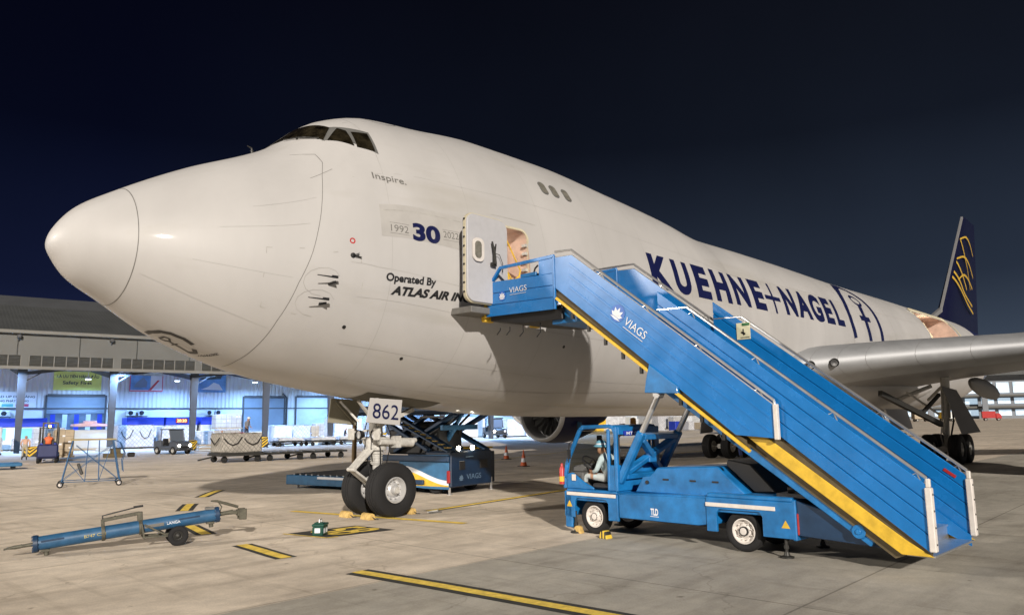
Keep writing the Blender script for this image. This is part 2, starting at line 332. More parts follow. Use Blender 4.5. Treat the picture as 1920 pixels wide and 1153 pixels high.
# ------------------------------------------------------------------ apron
def ground_mat():
    m = bpy.data.materials.new('apron_concrete'); m.use_nodes = True; t = m.node_tree; b = t.nodes['Principled BSDF']; L = t.links.new
    g = t.nodes.new('ShaderNodeNewGeometry'); s = t.nodes.new('ShaderNodeSeparateXYZ'); L(g.outputs['Position'], s.inputs[0])
    def mth(op, a, b_=None, **k):
        n = t.nodes.new('ShaderNodeMath'); n.operation = op
        for i, x in enumerate((a, b_)):
            if x is None: continue
            if isinstance(x, (int, float)): n.inputs[i].default_value = x
            else: L(x, n.inputs[i])
        return n.outputs[0]
    def noise(sc_, det=5, rgh=.6, stretch=None, off=0):
        n = t.nodes.new('ShaderNodeTexNoise'); n.inputs['Scale'].default_value = sc_; n.inputs['Detail'].default_value = det; n.inputs['Roughness'].default_value = rgh
        mp = t.nodes.new('ShaderNodeMapping'); mp.inputs['Scale'].default_value = stretch or (1, 1, 1); mp.inputs['Location'].default_value = (off, off, 0)
        L(g.outputs['Position'], mp.inputs[0]); L(mp.outputs[0], n.inputs['Vector']); return n.outputs['Fac']
    def ramp(f, p0, c0, p1, c1, interp='LINEAR'):
        r = t.nodes.new('ShaderNodeValToRGB'); r.color_ramp.interpolation = interp; e = r.color_ramp.elements
        e[0].position = p0; e[0].color = tuple(c0)+(1,); e[1].position = p1; e[1].color = tuple(c1)+(1,); L(f, r.inputs[0]); return r.outputs[0]
    def mul(a, c, fac=1.):
        n = t.nodes.new('ShaderNodeMix'); n.data_type = 'RGBA'; n.blend_type = 'MULTIPLY'; n.inputs[0].default_value = fac; L(a, n.inputs[6]); L(c, n.inputs[7]); return n.outputs[2]
    br = t.nodes.new('ShaderNodeTexBrick'); br.offset = 0; br.squash = 1
    mp = t.nodes.new('ShaderNodeMapping'); mp.inputs['Location'].default_value = (2.2, 6.15, 0); L(g.outputs['Position'], mp.inputs[0]); L(mp.outputs[0], br.inputs['Vector'])
    br.inputs['Scale'].default_value = 1; br.inputs['Brick Width'].default_value = 7.5; br.inputs['Row Height'].default_value = 5.01; br.inputs['Mortar Size'].default_value = .017; br.inputs['Mortar Smooth'].default_value = .3; br.inputs['Bias'].default_value = 0
    br.inputs['Color1'].default_value = (.93, .93, .93, 1); br.inputs['Color2'].default_value = (1.05, 1.05, 1.05, 1); br.inputs['Mortar'].default_value = (.55, .54, .52, 1)
    # the row of slabs in front of the stairs was cast in a greyer mix
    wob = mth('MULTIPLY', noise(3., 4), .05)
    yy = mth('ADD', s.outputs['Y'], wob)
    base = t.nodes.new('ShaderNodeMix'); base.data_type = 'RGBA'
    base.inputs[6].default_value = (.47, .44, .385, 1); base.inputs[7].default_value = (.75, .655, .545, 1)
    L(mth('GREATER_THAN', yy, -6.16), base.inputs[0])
    c = mul(base.outputs[2], br.outputs['Color'])
    c = mul(c, ramp(noise(.33, 6), .32, (.74, .73, .71), .68, (1.10, 1.10, 1.09)))
    c = mul(c, ramp(noise(2.1, 7, .7), .3, (.78, .78, .78), .66, (1.06, 1.06, 1.05)))
    c = mul(c, ramp(noise(.9, 6, .65, (.35, 2.4, 1), 11), .33, (.80, .79, .78), .52, (1, 1, 1)))       # tyre-swept streaks
    c = mul(c, ramp(noise(.55, 5, .6, None, 37), .20, (.40, .38, .36), .33, (1, 1, 1)))                  # oil stains
    c = mul(c, ramp(noise(3.7, 3, .5, None, 71), .22, (.45, .43, .40), .30, (1, 1, 1)))                  # drips
    c = mul(c, ramp(noise(.45, 4, .55, (6, .5, 1), 5), .25, (.70, .69, .67), .42, (1, 1, 1)))           # wheel tracks
    vo = t.nodes.new('ShaderNodeTexVoronoi'); vo.feature = 'DISTANCE_TO_EDGE'; vo.inputs['Scale'].default_value = .16
    wn = t.nodes.new('ShaderNodeTexNoise'); wn.inputs['Scale'].default_value = .8; wn.inputs['Detail'].default_value = 6; L(g.outputs['Position'], wn.inputs['Vector'])
    wm = t.nodes.new('ShaderNodeMix'); wm.data_type = 'RGBA'; wm.blend_type = 'LINEAR_LIGHT'; wm.inputs[0].default_value = .9; L(g.outputs['Position'], wm.inputs[6]); L(wn.outputs['Color'], wm.inputs[7]); L(wm.outputs[2], vo.inputs['Vector'])
    c = mul(c, ramp(vo.outputs['Distance'], .001, (.78, .77, .75), .004, (1, 1, 1)))                      # hairline cracks
    c = mul(c, ramp(noise(38, 3, .6), .3, (.88, .88, .88), .7, (1.08, 1.08, 1.08)))
    L(c, b.inputs['Base Color'])
    L(mth('ADD', mth('MULTIPLY', noise(1.3, 5), .3), .58), b.inputs['Roughness'])
    bp = t.nodes.new('ShaderNodeBump'); bp.inputs['Strength'].default_value = .35; bp.inputs['Distance'].default_value = .01; L(noise(70, 4, .7), bp.inputs['Height']); L(bp.outputs[0], b.inputs['Normal'])
    return m
gm = ground_mat()
tag(MB().add([(-2500, -2500, 0), (2500, -2500, 0), (2500, 2500, 0), (-2500, 2500, 0)], [(0, 1, 2, 3)]).build('apron', gm, smooth=0), None, None, kind='structure')
def ribbon(mb, path, x0, x1, z, m):
    """flat strip between lateral offsets x0..x1 along a ground path"""
    P = [Vector((p[0], p[1], 0)) for p in path]; L_ = []
    for i, p in enumerate(P):
        d = (P[min(i+1, len(P)-1)]-P[max(i-1, 0)]).normalized(); n = Vector((d.y, -d.x, 0)); L_.append((p+n*x0, p+n*x1))
    vs = []
    for a, b in L_: vs += [(a.x, a.y, z), (b.x, b.y, z)]
    mb.add(vs, [(2*i, 2*i+1, 2*i+3, 2*i+2) for i in range(len(P)-1)], m)
def marking(path, wy, wb, name='apron_marking'):
    mb = MB()
    if wb: ribbon(mb, path, -wb/2, wb/2, .004, 1)
    ribbon(mb, path, -wy/2, wy/2, .008, 0)
    return tag(mb.build(name, [M['yelmark'], M['blkmark']], smooth=0, recalc=False), None, None, kind='structure')
marking([(3.25, -5.33), (3.38, -7), (3.46, -8.4), (3.54, -9.7), (3.6, -11), (3.62, -13)], .20, .44)
marking([(3.41, -1.55), (3.33, -2.3), (3.24, -3.0), (3.2, -3.45)], .2, .38)
marking([(3.62, .3), (3.77, .95), (3.99, 1.9)], .2, .40)
marking([(5.2, 4.9), (5.75, 5.9), (6.1, 6.5)], .2, .42)
marking([(7.2, 8.2), (8.1, 9.4), (8.7, 10.1)], .2, .42)
marking([(6.88, 2.5), (7.4, -.1), (7.93, -2.72)], .21, 0)
marking([(8.95, -.32), (11.5, .0), (14.6, .4), (22, 1.2), (40, 1.4), (66, 1.4)], .2, .32)
marking([(27, 9.4), (32, 9.9), (41, 10.9), (60, 13)], .15, 0)
marking([(24, 14.5), (34, 17.5), (52, 24), (90, 33)], .15, 0)
mb = MB(); mb.add([(4.71, -.95, .004), (6.26, -1.05, .004), (6.40, -2.27, .004), (4.93, -2.06, .004)], [(0, 1, 2, 3)], 1)
txt_on(mb, '58', (5.05, -1.12, .008), (.12, -.86, 0), (1.15, -.04, 0), 0, bold=.02)
for a, b in (((4.62, -.92), (4.86, -2.10)), ((4.86, -2.10), (5.1, -2.13))): ribbon(mb, [a, b], -.03, .03, .0082, 0)
tag(mb.build('stand_number_marking', [M['yelmark'], M['blkmark']], smooth=0, recalc=False), None, None, kind='structure')

# ------------------------------------------------------------------ aircraft
XN = .30426
SX = [0, .12, .4, 1, 2.3, 4, 5.2, 6.3, 7.6, 9.5, 12, 15, 18, 21, 24, 28, 34, 44, 55, 64, 74.2]
ZT = [5.412, 5.779, 6.144, 6.566, 7.317, 8.154, 9.11, 9.489, 9.602, 9.785, 9.795, 9.612, 9.373, 9.022, 9.051, 9.045, 8.991, 9.05, 9.05, 8.95, 8.4]
ZB = [5.411, 5.166, 4.836, 4.473, 3.746, 3.171, 2.954, 2.784, 2.638, 2.45, 2.31, 2.277, 2.281, 2.274, 2.281, 2.3, 2.298, 2.309, 2.81, 4.207, 7.206]
HW = [0, .4, .75, 1.18, 1.85, 2.4, 2.65, 2.82, 2.98, 3.12, 3.22, 3.25, 3.25, 3.25, 3.25, 3.25, 3.25, 3.25, 3.2, 2.3, .4]
RR = [.48, .48, .48, .47, .46, .45, .43, .42, .41, .40, .40, .41, .42, .44, .46, .48, .48, .48, .5, .5, .5]
UX = [math.sqrt(a) for a in SX]
def pch_setup(ys):
    h = [UX[i+1]-UX[i] for i in range(len(UX)-1)]; d = [(ys[i+1]-ys[i])/h[i] for i in range(len(h))]; m = [0]*len(ys); m[0] = d[0]; m[-1] = d[-1]
    for i in range(1, len(ys)-1):
        if d[i-1]*d[i] > 0:
            a = 2*h[i]+h[i-1]; b = 2*h[i-1]+h[i]; m[i] = (a+b)/(a/d[i-1]+b/d[i])
    return ys, h, m
PT, PB, PH, PR = map(pch_setup, (ZT, ZB, HW, RR))
def pch(P, u):
    ys, h, m = P; i = 0
    while i < len(h)-1 and u > UX[i+1]: i += 1
    t = (u-UX[i])/h[i]; k = h[i]
    return ys[i]*(2*t**3-3*t*t+1)+k*m[i]*(t**3-2*t*t+t)+ys[i+1]*(-2*t**3+3*t*t)+k*m[i+1]*(t**3-t*t)
def sec(x):
    u = math.sqrt(min(max(x-XN, 0), 74.2)); a = pch(PT, u); b = pch(PB, u); return a, b, max(pch(PH, u), 0), b+pch(PR, u)*(a-b)
def S(x, ph):
    """fuselage skin: ph in degrees, 0 port, 90 crown, -90 keel"""
    a, b, h, m = sec(x); s_ = math.sin(R(ph)); return Vector((x, -h*math.cos(R(ph)), m+(a-m)*s_ if s_ > 0 else m+(m-b)*s_))
def SN(x, ph):
    n = (S(x+.02, ph)-S(x-.02, ph)).cross(S(x, ph+.5)-S(x, ph-.5))
    if n.dot(S(x, ph)-Vector((x+.3, 0, sec(x)[3]))) < 0: n = -n
    return n.normalized()
def phz(x, z):
    a, b, h, m = sec(x); q = (z-m)/(a-m) if z > m else (z-m)/(m-b); return math.degrees(math.asin(max(-1, min(1, q))))
def SZ(x, z, off=.006):
    p = phz(x, z); return S(x, p)+SN(x, p)*off
AIR = thing('cargo_aircraft', 'white cargo jet with a humped nose parked behind the blue stairs', 'aircraft', (0, 0, 0))
def air(mb, name, mats, label=None, bev=0, smooth=35, parent=None, recalc=True):
    o = mb.build(name, mats, parent or AIR, bev, smooth, recalc)
    if label: o['label'] = label
    return o
# fuselage skin
xs = [XN+.0004]+[XN+(i/60)**2*9.2 for i in range(2, 61)]
while xs[-1] < 74.0: xs.append(xs[-1]+min(.75, .35+(xs[-1]-9)*.02))
xs[-1] = 74.45; NA = 96
mb = MB()
for x in xs:
    for j in range(NA): mb.v.append(tuple(S(x, 360*j/NA)))
for i in range(len(xs)-1):
    for j in range(NA):
        mb.f.append((i*NA+j, i*NA+(j+1) % NA, (i+1)*NA+(j+1) % NA, (i+1)*NA+j)); mb.m.append(0)
mb.f.append(tuple(range(NA))); mb.m.append(0); mb.f.append(tuple((len(xs)-1)*NA+j for j in range(NA))); mb.m.append(0)
# livery: dark blue tail cone behind a slanted edge
mf = M['white'].copy(); mf.name = 'fuselage_paint'
t = mf.node_tree; pb = t.nodes['Principled BSDF']; src = pb.inputs['Base Color'].links[0].from_socket
g = t.nodes.new('ShaderNodeNewGeometry'); s_ = t.nodes.new('ShaderNodeSeparateXYZ'); t.links.new(g.outputs['Position'], s_.inputs[0])
ma = t.nodes.new('ShaderNodeMath'); ma.operation = 'MULTIPLY_ADD'; ma.inputs[1].default_value = .55; t.links.new(s_.outputs['Z'], ma.inputs[0]); t.links.new(s_.outputs['X'], ma.inputs[2])
gt = t.nodes.new('ShaderNodeMath'); gt.operation = 'GREATER_THAN'; gt.inputs[1].default_value = 62.2; t.links.new(ma.outputs[0], gt.inputs[0])
mixc = t.nodes.new('ShaderNodeMix'); mixc.data_type = 'RGBA'; mixc.inputs[7].default_value = (.008, .011, .06, 1); t.links.new(src, mixc.inputs[6]); t.links.new(gt.outputs[0], mixc.inputs[0]); t.links.new(mixc.outputs[2], pb.inputs['Base Color'])
# grime running down and along the belly (its own colour, in broad soft patches)
wv = t.nodes.new('ShaderNodeTexNoise'); wv.inputs['Scale'].default_value = .9; wv.inputs['Detail'].default_value = 5; mpn = t.nodes.new('ShaderNodeMapping'); mpn.inputs['Scale'].default_value = (.18, 1, 1.2)
t.links.new(g.outputs['Position'], mpn.inputs[0]); t.links.new(mpn.outputs[0], wv.inputs['Vector'])
rw = t.nodes.new('ShaderNodeValToRGB'); rw.color_ramp.elements[0].position = .3; rw.color_ramp.elements[0].color = (.90, .89, .86, 1); rw.color_ramp.elements[1].position = .45; rw.color_ramp.elements[1].color = (1, 1, 1, 1); t.links.new(wv.outputs['Fac'], rw.inputs[0])
mg = t.nodes.new('ShaderNodeMix'); mg.data_type = 'RGBA'; mg.blend_type = 'MULTIPLY'; mg.inputs[0].default_value = 1; t.links.new(mixc.outputs[2], mg.inputs[6]); t.links.new(rw.outputs[0], mg.inputs[7]); t.links.new(mg.outputs[2], pb.inputs['Base Color'])
fus = air(mb, 'fuselage', [mf, M['primer']])
def rrect(x0, x1, z0, z1, r, n=5):
    p = []
    for cx, cz, a in ((x1-r, z1-r, 0), (x0+r, z1-r, 90), (x0+r, z0+r, 180), (x1-r, z0+r, 270)):
        for k in range(n+1): p.append((cx+r*math.cos(R(a+90*k/n)), cz+r*math.sin(R(a+90*k/n))))
    return p
cut = MB(); cut.prism([(a, -5, b) for a, b in rrect(8.62, 9.78, 4.62, 6.74, .2)], (0, 3.1, 0), 1)
cut.prism([(a, -5, b) for a, b in rrect(44.6, 51.8, 5.4, 8.28, .25)], (0, 4.0, 0), 1)
co = cut.build('cutter', [mf, M['primer']], smooth=0)
bo = fus.modifiers.new('cut', 'BOOLEAN'); bo.operation = 'DIFFERENCE'; bo.object = co; bo.solver = 'EXACT'
bpy.context.view_layer.update()
nm = bpy.data.meshes.new_from_object(fus.evaluated_get(bpy.context.evaluated_depsgraph_get())); fus.modifiers.clear(); fus.data = nm; bpy.data.objects.remove(co)
for p in nm.polygons: p.use_smooth = True
nm.set_sharp_from_angle(angle=R(40))
def strip(mb, pts, wdt, off=.004, m=0, sub=6):
    """painted or sealed line on the skin through (x, ph) points"""
    P = []
    for i in range(len(pts)-1):
        for k in range(sub): P.append([pts[i][q]+(pts[i+1][q]-pts[i][q])*k/sub for q in (0, 1)])
    P.append(list(pts[-1])); vs = []
    for i, (x, ph) in enumerate(P):
        p = S(x, ph); n = SN(x, ph); a = P[max(i-1, 0)]; b = P[min(i+1, len(P)-1)]; d = (S(*b)-S(*a)).normalized(); w_ = n.cross(d)*wdt/2
        vs += [p+n*off+w_, p+n*off-w_]
    mb.add(vs, [(2*i, 2*i+1, 2*i+3, 2*i+2) for i in range(len(P)-1)], m)
mb = MB(); strip(mb, [(1.40, a) for a in range(-178, 182, 12)], .016, .003)
JT = [(4.50, 54.5), (4.57, 52.8), (4.70, 50.1), (4.74, 43.1), (4.63, 36), (4.43, 18.1), (4.26, 4.3), (4.01, -14.4), (3.82, -35.9), (3.71, -56), (3.63, -73), (3.62, -89)]
strip(mb, JT, .012, .003); strip(mb, [(4.70, 50.1), (4.45, 55.5), (4.3, 58)], .008, .003)
strip(mb, [(4.4, 37), (4.62, 37.1), (4.86, 37.2)], .010, .003)
air(mb, 'panel_seam', [M['seam']], smooth=0, recalc=False)
mb = MB()
strip(mb, [(5.66, 15.4), (6.7, 15.7), (7.81, 15.9)], .022); strip(mb, [(8.7, 21.5), (9.3, 21.5), (10.2, 21.5)], .015)
strip(mb, [(8.17, -59), (11, -55), (14.64, -50.5), (19, -50.5)], .014); strip(mb, [(5.0, -4), (5.6, -6), (7.0, -7.5), (8.5, -8)], .008)
strip(mb, [(2.6, 12), (4.2, 14)], .005); strip(mb, [(1.5, -32), (2.5, -37), (3.7, -42)], .005)
for x in (20.5, 31.4, 37.6, 41.5): strip(mb, [(x, a) for a in range(-55, 80, 9)], .014)
strip(mb, [(20.5, 30), (26, 30), (37, 30), (43, 30)], .010); strip(mb, [(10.5, 62), (14, 62), (20, 62)], .010)
for cx, ph, L1, L2 in ((3.38, 2.6, .10, -3), (3.97, 3.0, .1, 0), (4.62, 1.0, .1, 0), (5.21, -1.9, -.1, -3), (4.01, -30.7, .1, 0), (3.44, -30.6, .1, 3), (5.29, -16.6, 0, 3), (3.37, -14.1, 0, 3)):
    if L1: strip(mb, [(cx, ph), (cx+L1, ph)], .016)
    if L2: strip(mb, [(cx, ph), (cx, ph+L2)], .016)
air(mb, 'panel_line', [M['faint']], smooth=0, recalc=False)
mb = MB()
for x in (5.9, 8.0, 10.4, 12.7, 15.0, 17.3, 23.0, 25.5, 28.0, 34.0): strip(mb, [(x, a) for a in range(-86, 88, 12)], .0055, .002, 0, 3)
for ph in (66, 30, -20, -44, -66): strip(mb, [(5.2+k*1.6, ph) for k in range(24)], .0055, .002, 0, 3)
strip(mb, [(3.2, 24), (4.4, 26)], .005, .002); strip(mb, [(2.2, -10), (3.9, -12)], .005, .002)
air(mb, 'skin_lap', [mat('lap_grey', (.33, .32, .305), .5, var=.3, vs=3)], smooth=0, recalc=False)  # thin darker grey lines along the skin laps
# primer patch round the anniversary lettering
def skin_patch(mb, x0, x1, p0, p1, off, m=0, nx=10, npz=6):
    vs = [S(x0+(x1-x0)*i/nx, p0+(p1-p0)*j/npz)+SN(x0+(x1-x0)*i/nx, p0+(p1-p0)*j/npz)*off for i in range(nx+1) for j in range(npz+1)]
    mb.add(vs, [(i*(npz+1)+j, (i+1)*(npz+1)+j, (i+1)*(npz+1)+j+1, i*(npz+1)+j+1) for i in range(nx) for j in range(npz)], m)
mb = MB(); skin_patch(mb, 5.66, 7.75, 6.2, 17.6, .0025); air(mb, 'repainted_patch', [M['patch']], smooth=60, recalc=False)
# upper deck windows
for x in (11.14, 11.58, 12.09):
    mb = MB(); c = rrect(-.105, .105, -.19, .19, .09); pc = S(x, 41.2); nz_ = SN(x, 41.2); ux = Vector((1, 0, 0)); ux = (ux-nz_*ux.dot(nz_)).normalized(); uz = nz_.cross(ux); uz = uz if uz.z > 0 else -uz
    mb.prism([pc+ux*a*1.25+uz*b*1.2-nz_*.02 for a, b in c], nz_*.032)
    wf = air(mb, 'upper_deck_window', [M['frame']])
    mb = MB(); mb.prism([pc+ux*a+uz*b-nz_*.01 for a, b in c], nz_*.028); air(mb, 'pane', [M['dimglass']], parent=wf)
# cockpit glazing
def quadpatch(mb, cs, off, m=0, n=8):
    vs = []
    for i in range(n+1):
        for j in range(n+1):
            u, v = i/n, j/n; x = (1-u)*(1-v)*cs[0][0]+u*(1-v)*cs[1][0]+u*v*cs[2][0]+(1-u)*v*cs[3][0]; p = (1-u)*(1-v)*cs[0][1]+u*(1-v)*cs[1][1]+u*v*cs[2][1]+(1-u)*v*cs[3][1]
            vs.append(S(x, p)+SN(x, p)*off)
    mb.add(vs, [(i*(n+1)+j, (i+1)*(n+1)+j, (i+1)*(n+1)+j+1, i*(n+1)+j+1) for i in range(n) for j in range(n)], m)
mir = lambda cs: [(x, 180-p) for x, p in cs]
FR = [(4.55, 87.5), (5.01, 56.1), (5.32, 63.3), (5.07, 87.5)]; P1 = [(5.07, 54.6), (5.50, 45.2), (5.55, 56.6), (5.43, 60.7)]; P2 = [(5.55, 44.4), (5.91, 40.7), (5.965, 52.3), (5.63, 55.2)]
FB = [(4.98, 56.5), (5.965, 39.4), (6.02, 53.2), (5.32, 64.3)]; FB0 = [(4.52, 89.5), (5.02, 55.2), (5.33, 64.4), (5.08, 89.5)]
wf = None
for f_ in (FB, mir(FB)):
    mb = MB(); quadpatch(mb, f_, .012); fo = air(mb, 'side_window_frame', [M['frame']], smooth=60, recalc=False)
    for q in ((P1, P2) if f_ is FB else (mir(P1), mir(P2))):
        mb = MB(); quadpatch(mb, q, .018); air(mb, 'side_window', [M['glass']], smooth=60, recalc=False, parent=fo)
for f_, q in ((FB0, FR), (mir(FB0), mir(FR))):
    mb = MB(); quadpatch(mb, f_, .010); fo = air(mb, 'windshield_frame', [M['frame']], smooth=60, recalc=False)
    mb = MB(); quadpatch(mb, q, .018); air(mb, 'windshield', [M['glass']], smooth=60, recalc=False, parent=fo)
for sgn in (1, -1):
    f2 = (lambda p: p) if sgn > 0 else (lambda p: 180-p)
    pv = [S(4.60, f2(78)), S(4.72, f2(70)), S(4.97, f2(58.5))]; nv = [SN(4.60, f2(78)), SN(4.72, f2(70)), SN(4.97, f2(58.5))]
    mb = MB(); mb.tube([p+n*.04 for p, n in zip(pv, nv)], .013, 6); mb.tube([pv[1]-nv[1]*.02, pv[1]+nv[1]*.06], .025, 6); air(mb, 'wiper', [M['darksteel']])
mb = MB(); p = S(4.05, 86); mb.tube([p, p+Vector((-.02, 0, .10)), p+Vector((-.12, 0, .13))], [.03, .02, .012], 6); air(mb, 'temperature_probe', [M['darksteel']])
mb = MB(); strip(mb, [(6.45, 72), (6.55, 66), (6.8, 64), (7.1, 66), (7.3, 70)], .02); air(mb, 'crew_hatch', [M['seam']], smooth=0, recalc=False)
# pitot tubes (two stacked), vane and static port
for x0, p0, x1, p1 in ((4.27, -10.5, 4.70, -10.9), (4.17, -21.9, 4.60, -20.8)):
    a = S(x1-.04, p1); n = SN(x1-.04, p1); b = S(x0+.02, p0); mb = MB()
    foot = S(x1-.12, p1-3.4); mb.bar(foot-n*.01, foot+n*.17+Vector((.1, 0, .07)), .05, .02, up=(0, 1, 0)); top = a+n*.17
    mb.tube([top+Vector((.0, 0, 0)), top-Vector((.43, 0, 0))], [.018, .009], 8); mb.bar(top+Vector((.03, 0, .01)), top+Vector((-.10, 0, .01)), .03, .05)
    air(mb, 'pitot_tube', [M['black']])
mb = MB()
for cx_, cp_, rx_, rp_ in ((4.45, -13, .36, 7), (4.4, -24, .38, 7)):
    strip(mb, [(cx_+rx_*math.cos(R(a)), cp_+rp_*math.sin(R(a))) for a in range(20, 300, 28)], .012, .002, 0, 2)
air(mb, 'probe_outline', [mat('probe_outline_grey', (.37, .36, .345), .6, var=.2)], smooth=0, recalc=False)
p = S(5.03, -1.0); n = SN(5.03, -1); mb = MB(); mb.lathe([(-.01, 0), (-.01, .055), (.02, .05), (.03, 0)], p, n, 16); mb.bar(p+n*.06, p+n*.06+Vector((.17, 0, -.03)), .05, .012); mb.bar(p+n*.06, p+n*.06+Vector((.12, 0, .05)), .03, .012); mb.cyl(p, p+n*.06, .012, 6); air(mb, 'air_vane', [M['black']])
p = S(5.02, 4.6); n = SN(5.02, 4.6); mb = MB(); mb.lathe([(.003, .035), (.006, .06), (.003, .061)], p, n, 18, 0, True); air(mb, 'static_port', [M['redpaint']])
for x, ph in ((5.15, -34.9), (6.75, -46.1), (11.28, -26)):
    mb = MB(); mb.lathe([(-.01, .045), (.008, .04), (.009, 0)], S(x, ph), SN(x, ph), 12); air(mb, 'drain_port', [M['black']])
# lettering and emblem
def skin_text(mb, s_, x0, x1, z0, z1, m=0, slope=0., st=.22, off=.006, **k):
    v, f, r = txt(s_, **k); bm = bmesh.new(); vv = [bm.verts.new((x0+(x1-x0)*a, 0, z0+(z1-z0)*b)) for a, b in v]
    for q in f:
        try: bm.faces.new([vv[i] for i in q])
        except ValueError: pass
    for ax, lo, hi, s1 in ((0, x0, x1, st), (2, z0, z1, st*.5)):
        c = lo+s1
        while c < hi:
            co_ = [0, 0, 0]; no = [0, 0, 0]; co_[ax] = c; no[ax] = 1
            bmesh.ops.bisect_plane(bm, geom=bm.verts[:]+bm.edges[:]+bm.faces[:], plane_co=co_, plane_no=no); c += s1
    bm.verts.index_update()
    mb.add([SZ(p.co.x, p.co.z+slope*(p.co.x-x0), off) for p in bm.verts], [tuple(q.index for q in f_.verts) for f_ in bm.faces], m); bm.free()
mb = MB()
LB = [('K', 15.08, 16.22, 5.97, 7.05), ('U', 16.42, 17.38, 5.95, 7.06), ('E', 17.72, 18.62, 5.97, 7.09), ('H', 18.95, 20.05, 5.99, 7.11), ('N', 20.38, 21.48, 6.01, 7.13), ('E', 21.85, 22.75, 6.01, 7.15),
      ('N', 24.42, 25.50, 6.04, 7.18), ('A', 25.66, 26.98, 6.05, 7.19), ('G', 27.05, 28.20, 6.03, 7.22), ('E', 28.48, 29.38, 6.05, 7.22), ('L', 29.70, 30.55, 6.06, 7.23)]
for c, a, b, z0, z1 in LB: skin_text(mb, c, a, b, z0, z1, bold=.05)
mb2 = [(22.88, 24.15, 6.50, 6.66), (23.45, 23.60, 5.99, 7.17)]
for a, b, z0, z1 in mb2:
    n_ = 8; vs = [SZ(a+(b-a)*i/n_, z0+(z1-z0)*j/n_, .006) for i in range(n_+1) for j in range(n_+1)]; mb.add(vs, [(i*(n_+1)+j, (i+1)*(n_+1)+j, (i+1)*(n_+1)+j+1, i*(n_+1)+j+1) for i in range(n_) for j in range(n_)])
air(mb, 'name_lettering', [M['navy']], smooth=0, recalc=False)
mb = MB()
LEG = [(31.62, 2), (31.50, 14), (31.6, 24), (31.95, 35), (32.5, 46), (33.3, 55)]
strip(mb, LEG, .42, .006); strip(mb, [(33.15, 54.5), (33.9, 57), (34.5, 55.5), (35.0, 49.5), (35.35, 42), (35.5, 34), (35.52, 24), (35.45, 12), (35.3, 0)], .40, .006)
strip(mb, [(33.62, 2), (33.58, 14), (33.72, 27), (33.95, 33)], .42, .006); strip(mb, [(33.0, 20), (34.3, 20)], .26, .0065)
cc = [(33.95+.55*math.cos(R(a)), 38+5*math.sin(R(a))) for a in range(-90, 271, 30)]; strip(mb, cc, .16, .006, sub=3)
air(mb, 'side_emblem', [M['navy']], smooth=0, recalc=False)
mb = MB(); skin_text(mb, 'Inspire.', 5.64, 6.42, 7.24, 7.44, bold=.008, slope=-.02, st=.15)
skin_text(mb, '1992', 5.88, 6.30, 6.13, 6.28, slope=0, st=.15); skin_text(mb, '2022', 7.19, 7.60, 6.18, 6.33, st=.15)
strip(mb, [(5.86, phz(5.86, 6.32)), (6.32, phz(6.32, 6.32))], .008); strip(mb, [(7.17, phz(7.17, 6.13)), (7.62, phz(7.62, 6.13))], .008); strip(mb, [(7.17, phz(7.17, 6.36)), (7.62, phz(7.62, 6.36))], .008); strip(mb, [(5.86, phz(5.86, 6.09)), (6.32, phz(6.32, 6.09))], .008)
air(mb, 'small_lettering', [M['seam']], smooth=0, recalc=False)
mb = MB(); skin_text(mb, '30', 6.40, 7.10, 6.0, 6.40, bold=.045, st=.15); air(mb, 'anniversary_number', [M['navy']], smooth=0, recalc=False)
mb = MB(); skin_text(mb, 'Operated By', 5.79, 6.99, 5.02, 5.24, bold=.035, st=.2, slope=.0); skin_text(mb, 'ATLAS AIR INC.', 5.94, 7.99, 4.80, 4.99, bold=.05, shear=.28, st=.2, slope=.0); air(mb, 'operator_lettering', [M['black']], smooth=0, recalc=False)
mb = MB(); strip(mb, [(2.17, -96), (2.16, -88), (2.23, -78.6), (2.37, -74.1), (2.6, -72.8), (2.80, -75)], .10, .006); strip(mb, [(2.9, -80), (2.99, -84), (2.93, -89)], .10, .006)
strip(mb, [(2.35, -90), (2.36, -83), (2.44, -81.5), (2.5, -85), (2.44, -89), (2.36, -90)], .05, .006); strip(mb, [(2.5, -86), (2.75, -87), (2.95, -89)], .06, .006); strip(mb, [(2.62, -83), (2.6, -90)], .04, .0065)
vn, fn, _ = txt('+NAGEL', bold=.02)
mb.add([S(3.06+.19*a+.04*b, -86+15*a-3*b)+SN(3.06+.19*a, -86+15*a)*.006 for a, b in [(p[0], 1-p[1]) for p in vn]], fn)
air(mb, 'belly_emblem', [M['black']], smooth=0, recalc=False)
# cabin door, swung out and forward, lining outwards
D = MB(); pr = rrect(7.30, 8.56, 4.72, 6.66, .22, 6)
bulge = lambda z: -.03*((z-5.6)/.95)**2
out_ = [Vector((a, -3.52-bulge(b), b)) for a, b in pr]; D.prism(out_, (0, .17, 0), 0)
door = air(D, 'cabin_door', [M['dooring']], 'grey inside of the open cabin door', .012)
mb = MB(); pr2 = rrect(7.285, 8.575, 4.70, 6.68, .22, 6); mb.prism([Vector((a, -3.45, b)) for a, b in pr2], (0, .07, 0)); air(mb, 'door_edge', [M['cream']], parent=door)
for k in range(9):
    z = 4.9+k*.2; mb = MB(); mb.box(7.268, 7.30, -3.435, -3.395, z, z+.035); air(mb, 'latch_stop', [M['darksteel']], parent=door)
mb = MB(); mb.prism([Vector((7.60+a, -3.545, 5.86+b)) for a, b in rrect(-.17, .17, -.26, .26, .13)], (0, .03, 0)); air(mb, 'door_window_surround', [M['postwhite']], parent=door)
mb = MB(); mb.prism([Vector((7.585+a, -3.553, 5.86+b)) for a, b in rrect(-.10, .10, -.19, .19, .09)], (0, .02, 0)); air(mb, 'door_window', [M['dimglass']], parent=door)
